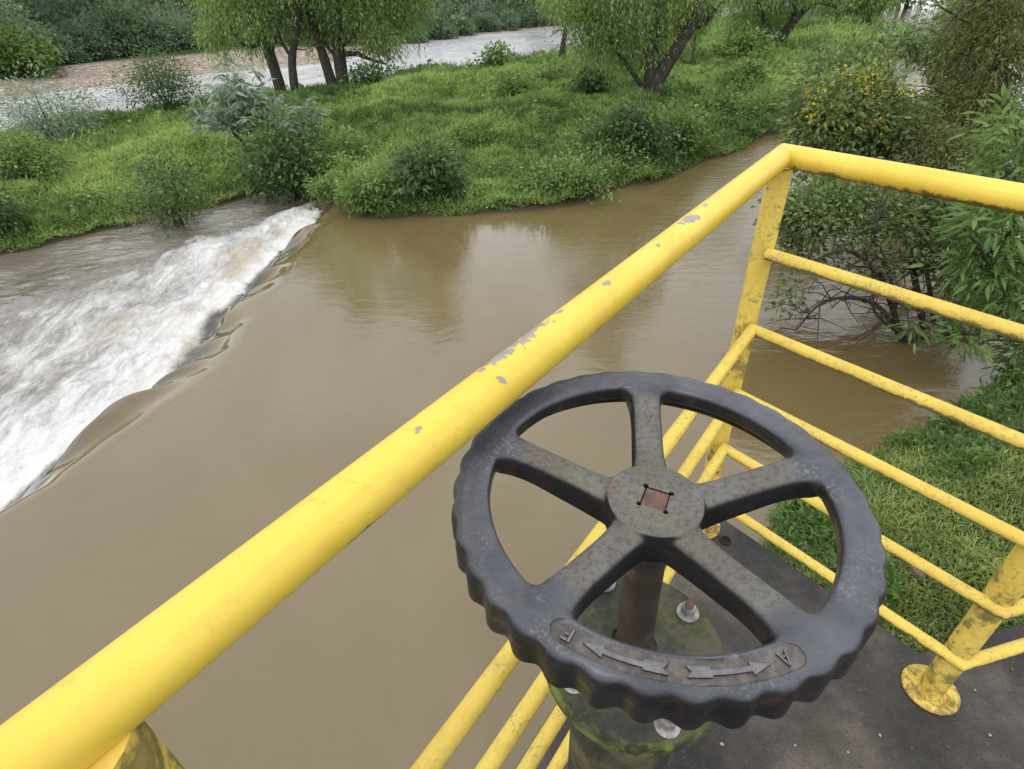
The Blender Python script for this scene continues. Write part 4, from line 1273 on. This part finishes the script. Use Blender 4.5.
STEMM = simple_mat("rusty_stem", (0.040, 0.031, 0.026), (0.088, 0.060, 0.046), 22, 0.45, 0.2, 0.5, c3=(0.14, 0.13, 0.12), s3=16, bump=0.0008, bs=120)
HOLESHADEM = simple_mat("hole_shade", (0.012, 0.011, 0.010), (0.02, 0.018, 0.015), 20, 0.9)  # near-black stands in for the shade inside pipe openings

rail = empty("guardrail", (TC[0], TC[1], 0.0))
tag(rail, "yellow painted pipe guardrail with chipped top rail around the platform corner", "railing")
RB = np.array([TC[0], TC[1], 0.0])


def rp(p):
    return tuple(np.array(p, float) - RB)


LEND = PL + d1 * 0.03
mb = MB()
# long run, corner, right run, and on behind
mb.tube([rp((LEND[0] - 0.15, LEND[1] - 1.1, ZTOP)), rp((*LEND, ZTOP)), rp((*TC, ZTOP)), rp((*P2, ZTOP)), rp((*P3, ZTOP))], 0.0220, 32)
tr = mb.build("top_rail", YEL, rail, smooth=50)
# remember where chips sit in object space
for nd in YEL.node_tree.nodes:
    if nd.type == "VECT_MATH" and nd.operation == "SUBTRACT":
        c = np.array(nd.inputs[1].default_value[:]) - RB
        nd.inputs[1].default_value = tuple(c)
n2in = -out2
n1in = -out1
LR = meet(PL + n1in * 0.024, d1, PL, np.array([0.15, 1.1]) / np.hypot(.15, 1.1))
RAD = 0.0132
for i, z in enumerate(ZR):
    mb = MB()
    if i == 0:
        st = RC - d2 * 0.006
        c3 = C2 + d3 * 1.2
        mb.tube([rp((*st, z)), rp((*C2, z)), rp((*c3, z))], RAD, 20, cap=True)
        r = mb.build("rail", YELG, rail, smooth=50)
        # open pipe end: a flat dark disc stands in for the shaded bore
        mb = MB()
        e = np.array([*st, z]); dd = np.array([-d2[0], -d2[1], 0.0])
        ring = []
        e1 = np.cross(dd, [0, 0, 1.0]); e2 = np.array([0, 0, 1.0])
        V, F = [], []
        N = 20
        for k in range(N):
            t = 2 * PI * k / N
            o_ = e1 * math.cos(t) + e2 * math.sin(t)
            V.append(rp(e + dd * 0.0012 + o_ * 0.0098))
        F.append(tuple(range(N)))
        mb.add(V, F)
        mb.build("bore_shade", HOLESHADEM, r)
    else:
        c3 = C2 + d3 * 1.2
        mb.tube([rp((*(PL + n1in * 0.024), z)), rp((*RC, z)), rp((*C2, z)), rp((*c3, z))], RAD, 20)
        mb.build("rail", YELG, rail, smooth=50)


def post(p, square):
    mb = MB()
    if square:
        hw = 0.0215
        ang = math.atan2(*( -(np.array(p)))[::-1]) + 0.12
        poly = []
        for k in range(4):
            a = ang + PI / 4 + k * PI / 2
            poly.append((p[0] - RB[0] + hw * 1.414 * math.cos(a), p[1] - RB[1] + hw * 1.414 * math.sin(a)))
        mb.prism(poly, 0.008, ZTOP - 0.012)
        mb.build("post", YELP, rail, smooth=30, bevel=0.003, segs=2)
    else:
        mb.tube([rp((*p, 0.008)), rp((*p, ZTOP - 0.01))], 0.0330 if p is PL else 0.0255, 28)
        mb.build("post", YELP, rail, smooth=50)
    mb = MB()
    mb.lathe(rp((*p, 0.0)), (0, 0, 1), [(0.057, 0.0005), (0.059, 0.0025), (0.059, 0.0075), (0.057, 0.0095), (0.029, 0.0115), (0.0265, 0.018)], 36)
    pl = mb.build("base_plate", YELG, rail, smooth=50)
    for k in range(4):
        a = 0.55 + k * PI / 2
        c = np.array([*p, 0.0096]) + np.array([math.cos(a), math.sin(a), 0]) * 0.0425
        mb = MB()
        mb.lathe(rp(c), (0, 0, 1), [(0.0085, 0.0), (0.0085, 0.006), (0.0075, 0.0068)], 6)
        mb.lathe(rp(c + [0, 0, 0.0069]), (0, 0, 1), [(0.0048, 0.0), (0.0048, 0.006), (0.0035, 0.0075)], 12)
        mb.build("anchor_bolt", YELG, pl, smooth=40)


def weld(p, z, r):
    mb = MB()
    n = 40
    pts = []
    for k in range(n + 1):
        a = 2 * PI * k / n
        pts.append(rp((p[0] + r * math.cos(a), p[1] + r * math.sin(a), z + 0.0025 * math.sin(3 * a))))
    mb.tube(pts, [0.0042 * random.uniform(0.75, 1.3) for _ in range(n)] + [0.0042], 8)
    mb.build("weld_bead", YELP, rail, smooth=60)


for p_, r_ in ((TC, 0.0245), (P2, 0.0265)):
    weld(p_, ZTOP - 0.021, r_)
post(TC, True); post(P2, False); post(PL, False); post(P3, False)

# ------------------------------------------------------------------ valve pedestal
WC = np.array([0.11441154, 0.32837554, 1.0561557])
WN = np.array([0.02600509, -0.03252787, 0.99913246]); WN /= np.linalg.norm(WN)
WE1 = np.array([1, 0, 0.0]) - WN * WN[0]; WE1 /= np.linalg.norm(WE1); WE2 = np.cross(WN, WE1)
AX = np.array([WC[0], WC[1]])
ZF = 0.822
MOSS = mossy_mat()
ped = empty("valve_pedestal", (AX[0], AX[1], 0.0))
tag(ped, "mossy round valve pedestal with a bolted top flange under the handwheel", "pedestal")
mb = MB()
mb.lathe((0, 0, 0), (0, 0, 1), [(0.115, 0.0005), (0.115, 0.018), (0.105, 0.022), (0.074, 0.03), (0.068, 0.06), (0.064, 0.3), (0.061, 0.72), (0.063, ZF - 0.05), (0.07, ZF - 0.03)], 48)
mb.build("column", MOSS, ped, smooth=40)
mb = MB()
mb.lathe((0, 0, 0), (0, 0, 1), [(0.072, ZF - 0.029), (0.091, ZF - 0.027), (0.094, ZF - 0.023), (0.094, ZF - 0.004), (0.092, ZF), (0.056, ZF + 0.0005), (0.052, ZF + 0.005), (0.024, ZF + 0.0055), (0.0215, ZF + 0.002)], 64)
mb.build("flange", MOSS, ped, smooth=50)
mb = MB()
for k, c in enumerate([(0.067, 0.036), (0.016, -0.078), (-0.066, -0.034), (-0.017, 0.078)]):
    c3 = np.array([c[0], c[1], ZF + 0.0006])
    mb = MB(); mb.lathe(c3, (0, 0, 1), [(0.0122, 0), (0.0124, 0.0010), (0.0121, 0.0022), (0.0115, 0.0026)], 28)
    ws = mb.build("washer", BOLTM, ped, smooth=50)
    mb = MB(); mb.lathe(c3 + [0, 0, 0.0027], (0, 0, 1), [(0.0082, 0), (0.0084, 0.001), (0.0084, 0.007), (0.0074, 0.0094)], 6)
    mb.build("nut", BOLTM, ws, smooth=30)
    mb = MB(); mb.lathe(c3 + [0, 0, 0.0121], (0, 0, 1), [(0.0048, 0), (0.0048, 0.006), (0.004, 0.0072)], 16)
    mb.build("bolt_end", RUSTM if k == 0 else BOLTM, ws, smooth=40)

# ------------------------------------------------------------------ handwheel
import openvdb


def build_wheel():
    Rr = 0.165
    vox = 0.00115
    lo = np.array([-0.178, -0.178, -0.070]); hi = np.array([0.178, 0.178, 0.008])
    n = np.ceil((hi - lo) / vox).astype(int)
    x = (lo[0] + vox * np.arange(n[0]))[:, None, None].astype(np.float32)
    y = (lo[1] + vox * np.arange(n[1]))[None, :, None].astype(np.float32)
    z = (lo[2] + vox * np.arange(n[2]))[None, None, :].astype(np.float32)
    r = np.sqrt(x * x + y * y)
    th = np.arctan2(y, x)

    def smin(a, b, k):
        h = np.clip(0.5 + 0.5 * (b - a) / k, 0, 1)
        return b + (a - b) * h - k * h * (1 - h)

    def rbox(u, v, hu, hv, rd):
        qx = np.abs(u) - (hu - rd); qy = np.abs(v) - (hv - rd)
        return np.sqrt(np.maximum(qx, 0) ** 2 + np.maximum(qy, 0) ** 2) + np.minimum(np.maximum(qx, qy), 0) - rd

    # rim: a broad, slightly domed band with a deeper scalloped grip
    notch = (0.5 + 0.5 * np.cos(36 * (th + PI / 2))) ** 1.25
    depth = np.clip(-z / 0.022, 0, 1)
    Ro = Rr + 0.0004 + 0.0026 * depth - (0.0018 + 0.0032 * depth) * notch
    ri = 0.1362
    dome = -0.0016 * ((r - 0.150) / 0.0145) ** 2
    zz = z - dome
    hw = (Ro - ri) / 2
    rim = rbox(r - (Ro + ri) / 2, zz + 0.0085, hw, 0.0085, 0.0050)
    skirt = rbox(r - (Ro + 0.154) / 2, zz + 0.0185, (Ro - 0.154) / 2, 0.0185, 0.0045)
    d = smin(rim, skirt, 0.004)
    # hub
    hub = rbox(r, z + 0.0285, 0.0397, 0.0155, 0.0022)
    boss = rbox(r, z + 0.045, 0.028, 0.02, 0.006)
    hub = smin(hub, boss, 0.008)
    # five spokes dished down to the hub
    sp = None
    for k in range(5):
        a = R_(81.7 + 72 * k)
        u = x * math.cos(a) + y * math.sin(a)
        w = -x * math.sin(a) + y * math.cos(a)
        t = np.clip((u - 0.03) / (0.139 - 0.03), 0, 1)
        ts = t * t * (3 - 2 * t)
        top = -0.0165 + 0.0150 * ts
        bot = -0.047 + 0.0215 * ts
        hwid = 0.0132 + 0.0035 * np.clip((u - 0.10) / 0.035, 0, 1) ** 2 + 0.003 * np.clip((0.07 - u) / 0.035, 0, 1) ** 2
        crown = -0.0016 * (w / 0.012) ** 2
        s = rbox(w, z - crown - (top + bot) / 2, hwid, (top - bot) / 2, 0.0048)
        s = np.maximum(s, np.maximum(-u, u - 0.147))
        sp = s if sp is None else np.minimum(sp, s)
    d = smin(smin(d, sp, 0.010), hub, 0.0055)
    # square hole in the hub
    a = R_(63)
    u = np.abs(x * math.cos(a) + y * math.sin(a)); w = np.abs(-x * math.sin(a) + y * math.cos(a))
    hole = np.maximum(u, w) - 0.0103
    hole = np.minimum(hole, np.sqrt((u - 0.0108) ** 2 + (w - 0.0108) ** 2) - 0.0021)
    hole = np.maximum(hole, -(z + 0.026))
    d = np.maximum(d, -hole)
    # sunk legend panel
    a0, a1 = R_(-126.5), R_(-70.5)
    tc = np.clip(th, a0, a1)
    rcn = 0.1495
    arc = np.sqrt((x - rcn * np.cos(tc)) ** 2 + (y - rcn * np.sin(tc)) ** 2) - 0.0083
    rec = np.maximum(arc, -(zz + 0.0016))
    d = np.maximum(d, -rec)
    g = openvdb.FloatGrid(background=0.02)
    g.copyFromArray(np.ascontiguousarray(np.clip(d, -0.02, 0.02), dtype=np.float32))
    P, Q = g.convertToQuads(isovalue=0.0)
    P = lo + P * vox
    Q = Q.astype(np.int64)
    # orientation
    a_, b_, c_, d_ = (P[Q[:, i]] for i in range(4))
    fn = np.cross(c_ - a_, d_ - b_)
    vol = (fn * (a_ + b_ + c_ + d_)).sum()
    if vol < 0:
        Q = Q[:, ::-1]; fn = -fn
    # a few Laplacian passes take off the voxel steps
    for it in range(2):
        S = np.zeros_like(P); cnt = np.zeros(len(P))
        for i in range(4):
            j = (i + 1) % 4
            np.add.at(S, Q[:, i], P[Q[:, j]]); np.add.at(cnt, Q[:, i], 1)
            np.add.at(S, Q[:, j], P[Q[:, i]]); np.add.at(cnt, Q[:, j], 1)
        P = P * 0.5 + 0.5 * S / cnt[:, None]
    a_, b_, c_, d_ = (P[Q[:, i]] for i in range(4))
    fn = np.cross(c_ - a_, d_ - b_)
    VN = np.zeros_like(P)
    for i in range(4):
        np.add.at(VN, Q[:, i], fn)
    VN = unit(VN)
    pr = np.hypot(P[:, 0], P[:, 1]); pt = np.arctan2(P[:, 1], P[:, 0])
    tcp = np.clip(pt, a0, a1)
    arcp = np.sqrt((P[:, 0] - rcn * np.cos(tcp)) ** 2 + (P[:, 1] - rcn * np.sin(tcp)) ** 2) - 0.0083
    zzp = P[:, 2] + 0.0016 * ((pr - 0.150) / 0.0145) ** 2
    legend = (1 - sstep(arcp, -0.0006, 0.0003)) * (P[:, 2] > -0.006)
    C = P[Q].mean(1)
    cr = np.hypot(C[:, 0], C[:, 1]); ct = np.degrees(np.arctan2(C[:, 1], C[:, 0]))
    part = np.full(len(Q), 6)
    spk = np.round((ct - 81.7) / 72).astype(int) % 5
    part[(cr < 0.128)] = spk[cr < 0.128]
    part[cr < 0.043] = 5
    return P, Q, VN, part, legend, rcn, a0, a1


wheel = empty("handwheel", tuple(WC))
wheel.matrix_world = Matrix(((WE1[0], WE2[0], WN[0], WC[0]), (WE1[1], WE2[1], WN[1], WC[1]), (WE1[2], WE2[2], WN[2], WC[2]), (0, 0, 0, 1)))
tag(wheel, "black cast iron valve handwheel with five spokes and scalloped rim", "handwheel")
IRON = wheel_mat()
Pw, Qw, VNw, partw, legw, RCN, LA0, LA1 = build_wheel()
rim_o = None
for k in range(7):
    sel = Qw[partw == k]
    used, inv = np.unique(sel, return_inverse=True)
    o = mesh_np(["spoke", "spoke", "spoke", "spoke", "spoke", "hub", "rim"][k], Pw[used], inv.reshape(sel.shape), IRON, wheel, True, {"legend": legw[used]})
    o.data.normals_split_custom_set_from_vertices([tuple(v) for v in VNw[used]])
    if k == 6:
        rim_o = o

# raised letters and arrows in the sunk panel; tops of letters point outwards
LETM = simple_mat("worn_raised_iron", (0.095, 0.094, 0.102), (0.17, 0.165, 0.17), 120, 0.45, 0.0, 0.5, bump=0.0006, bs=300)
_h = NT(LETM.node_tree)
_b = [n_ for n_ in LETM.node_tree.nodes if n_.type == "BSDF_PRINCIPLED"][0]
_src = _b.inputs["Base Color"].links[0].from_socket
_nz = _h.sep(_h.n("ShaderNodeNewGeometry").outputs["Normal"])[2]
_h.link(_h.mix(_h.step(_nz, 0.5, 0.9), (0.03, 0.024, 0.02), _src), _b.inputs["Base Color"])


def arc_poly(name, polys, theta, zoom=1.0, h=0.0019):
    """polys in (right, outward) mm about the point at angle theta on the legend's centre line, wrapped round the rim"""
    mb = MB()
    for poly in polys:
        V = []
        for (u, v) in poly:
            rr = RCN + v * 0.001 * zoom
            a = theta - u * 0.001 * zoom / RCN
            V.append((rr * math.cos(a), rr * math.sin(a)))
        n = len(V)
        area = sum(V[i][0] * V[(i + 1) % n][1] - V[(i + 1) % n][0] * V[i][1] for i in range(n))
        if area < 0:
            V = V[::-1]
        mb.prism(V, -0.0024, -0.0020 + h)
    return mb.build(name, LETM, rim_o, smooth=20, bevel=0.0003, segs=1)


def sub(poly, step=2.0):
    out = []
    n = len(poly)
    for i in range(n):
        a, b = np.array(poly[i]), np.array(poly[(i + 1) % n])
        m = max(1, int(np.linalg.norm(b - a) / step))
        for k in range(m):
            out.append(tuple(a + (b - a) * k / m))
    return out


F_ = [[(-2.6, -4.2), (-0.9, -4.2), (-0.9, 4.2), (-2.6, 4.2)], [(-0.85, 2.6), (3.0, 2.6), (3.0, 4.2), (-0.85, 4.2)], [(-0.85, -0.5), (2.1, -0.5), (2.1, 0.9), (-0.85, 0.9)]]
A_ = [[(-3.6, -4.2), (-2.0, -4.2), (0.5, 4.2), (-0.7, 4.2)], [(2.0, -4.2), (3.6, -4.2), (0.9, 4.2), (0.55, 4.2), (0.1, 2.9)], [(-1.55, -1.9), (1.3, -1.9), (0.85, -0.6), (-1.15, -0.6)]]
arc_poly("letter", F_, R_(-125.0), 1.2)
arc_poly("letter", A_, R_(-72.2), 1.1)
# arrows: shaft, flared tail, head.  u>0 runs towards F (clockwise), u<0 towards A
head = [(-28.5, 1.3), (-28.5, 0.2), (-8.0, 0.2)]


def arrow(sgn):
    p = [(5.0, 3.6), (21.0, 3.3), (21.0, 1.9), (46.0, 1.8), (46.0, 4.4), (60.0, 0.1), (46.0, -4.2), (46.0, -1.7), (21.0, -1.9), (21.0, -3.7), (5.0, -3.9), (8.5, -0.1)]
    return sub([(sgn * u * 0.98, v) for u, v in p], 2.5)


TH0 = R_(-98.6)
arc_poly("arrow", [arrow(1)], TH0)
arc_poly("arrow", [arrow(-1)], TH0)

# square spindle end in the hub, spindle down to the pedestal
inv = wheel.matrix_world.inverted()


def wl(p):
    return np.array(inv @ Vector(p))


mb = MB()
a = R_(63)
sq = [(0.0098 * 1.414 * math.cos(a + PI / 4 + k * PI / 2), 0.0098 * 1.414 * math.sin(a + PI / 4 + k * PI / 2)) for k in range(4)]
mb.prism(sq, -0.03, -0.0145)
mb.build("spindle_square", RUSTM, wheel, smooth=30, bevel=0.0009)
mb = MB()
b0 = wl((AX[0], AX[1], ZF - 0.02))
top = np.array([0, 0, -0.055])
mb.tube([tuple(b0), tuple(b0 + (top - b0) * 0.5), tuple(top)], 0.0185, 28)
mb.build("spindle", STEMM, wheel, smooth=50)

# ------------------------------------------------------------------ small things lying about
STONE = simple_mat("stone", (0.16, 0.115, 0.085), (0.3, 0.22, 0.17), 30, 0.85, bump=0.006, bs=40)
PALE = simple_mat("pale_stone", (0.4, 0.38, 0.34), (0.6, 0.57, 0.52), 40, 0.8, bump=0.004, bs=60)


def pebble(name, label, p, s, mat, seed, group=None, cat="stone"):
    rr = np.random.default_rng(seed)
    bm = bmesh.new()
    bmesh.ops.create_icosphere(bm, subdivisions=3, radius=1.0)
    ax = rr.normal(size=(7, 3)); ax /= np.linalg.norm(ax, axis=1)[:, None]
    for v in bm.verts:
        c = np.array(v.co)
        k = 1.0
        for q in ax:
            k = min(k, 0.78 / max(q @ c, 0.2))
        v.co = Vector(c * min(k, 1.0) * np.array([1, 0.8, 0.6]))
    for f in bm.faces:
        f.smooth = True
    me = bpy.data.meshes.new(name); bm.to_mesh(me); bm.free()
    me.materials.append(mat)
    o = bpy.data.objects.new(name, me); link(o)
    o.location = p; o.scale = (s, s, s); o.rotation_euler.z = rr.uniform(0, 6)
    tag(o, label, cat, group)
    return o


def on_plane(px, py, z):
    v = FW + RT * (px - 512) / F_PX - UP * (py - 384.5) / F_PX
    return CAMP + v * ((z - HC) / v[2])


for i, (px, py, s) in enumerate([(722, 744, 0.0045), (757, 664, 0.003), (795, 745, 0.003), (860, 690, 0.003), (880, 735, 0.0035), (955, 712, 0.003), (990, 735, 0.004), (735, 715, 0.0025), (848, 752, 0.003), (912, 748, 0.0025), (975, 690, 0.003), (1008, 690, 0.0035)]):
    p = on_plane(px, py, 0.001 + s * 0.4)
    pebble("pebble", "tiny pale pebble lying on the dark concrete platform", tuple(p), s, PALE if i % 2 == 0 else STONE, 100 + i, "pebbles on the platform")
DEAD = simple_mat("dead_leaf", (0.10, 0.06, 0.025), (0.24, 0.16, 0.06), 60, 0.8)
for i, (px, py, L) in enumerate([(985, 742, 0.012), (903, 662, 0.009), (812, 716, 0.008), (946, 745, 0.010), (1012, 672, 0.010), (770, 752, 0.009), (868, 722, 0.006)]):
    p = on_plane(px, py, 0.0)
    K = 7
    V, Fq = [], []
    for k in range(K):
        t = k / (K - 1)
        w = math.sin(PI * min(1, t * 0.93 + 0.05)) ** 0.8 * 0.3 * L
        z = 0.0012 + 0.18 * L * (t - 0.5) ** 2 * 4
        V += [(t * L, -w, z + 0.12 * L), (t * L, 0, z), (t * L, w, z + 0.09 * L)]
        if k:
            b_ = (k - 1) * 3
            Fq += [(b_, b_ + 1, b_ + 4, b_ + 3), (b_ + 1, b_ + 2, b_ + 5, b_ + 4)]
    o = mesh_np("dead_leaf", V, np.array(Fq), DEAD)
    o.location = tuple(p); o.rotation_euler.z = random.uniform(0, 6)
    tag(o, "tiny curled brown leaf lying on the dark concrete platform", "leaf", "dead leaves on the platform")
gp = on_plane(915, 578, -1.15)
gz = float(ground_z(gp[0], gp[1])[0])
# walk the sight line down to the bank
for zt in np.linspace(-0.6, -2.2, 60):
    gp = on_plane(915, 578, zt)
    gz = float(ground_z(gp[0], gp[1])[0])
    if zt <= gz:
        break
pebble("stone", "pinkish brown stone half sunk in the grass below the railing", (gp[0], gp[1], gz + 0.035), 0.055, STONE, 5)
mb = MB()
hp = on_plane(725, 541, 0.0)
mb.lathe((0, 0, 0.0), (0, 0, 1), [(0.0165, 0.0006), (0.0165, 0.005), (0.0125, 0.005), (0.0122, 0.0012)], 24)
ps = mb.build("pipe_sleeve", HOLESHADEM, None, smooth=40)
ps.location = tuple(hp)
tag(ps, "dark pipe sleeve let into the platform beside the corner post", "pipe sleeve")
# ------------------------------------------------------------------ light: bright overcast day
world = bpy.data.worlds.new("World")
scene.world = world
world.use_nodes = True
wn = world.node_tree
wn.nodes.clear()
h = NT(wn)
outw = h.n("ShaderNodeOutputWorld")
bg = h.n("ShaderNodeBackground")
sky = h.n("ShaderNodeTexSky", sky_type="NISHITA")
sky.sun_disc = False
EL, AZ = R_(58), R_(-150)
sky.sun_elevation = EL
sky.sun_rotation = AZ
sky.air_density = 1.0
sky.dust_density = 1.5
sky.ozone_density = 1.0
# a closed, bright cloud sheet over the clear sky
gen = h.coord("Generated")
cl1 = h.noise(h.mapping(gen, (1.0, 1.0, 2.2)), 2.1, 5, 0.55)
cloud = h.mix(h.step(cl1, 0.3, 0.7), (9.0, 9.3, 9.8), (12.6, 12.7, 12.9))
h.link(h.mix(0.86, sky.outputs[0], cloud), bg.inputs[0])
bg.inputs["Strength"].default_value = 0.15
h.link(bg.outputs[0], outw.inputs[0])

sd = bpy.data.lights.new("sun", "SUN")
sd.energy = 0.9
sd.angle = R_(30)
sd.color = (1.0, 0.97, 0.92)
so = bpy.data.objects.new("sun", sd)
COL.objects.link(so)
# a sun at compass rotation AZ: direction to the sun
dv = Vector((math.sin(AZ) * math.cos(EL), math.cos(AZ) * math.cos(EL), math.sin(EL)))
so.rotation_euler = (-dv).to_track_quat("-Z", "Y").to_euler()
so.location = (0, 0, 30)

scene.view_settings.view_transform = "Standard"
scene.view_settings.look = "None"
scene.view_settings.exposure = 0.0
scene.view_settings.gamma = 1.0
scene.render.engine = "CYCLES"
scene.cycles.use_denoising = True
scene.cycles.max_bounces = 6
scene.cycles.transmission_bounces = 4
scene.cycles.use_adaptive_sampling = True
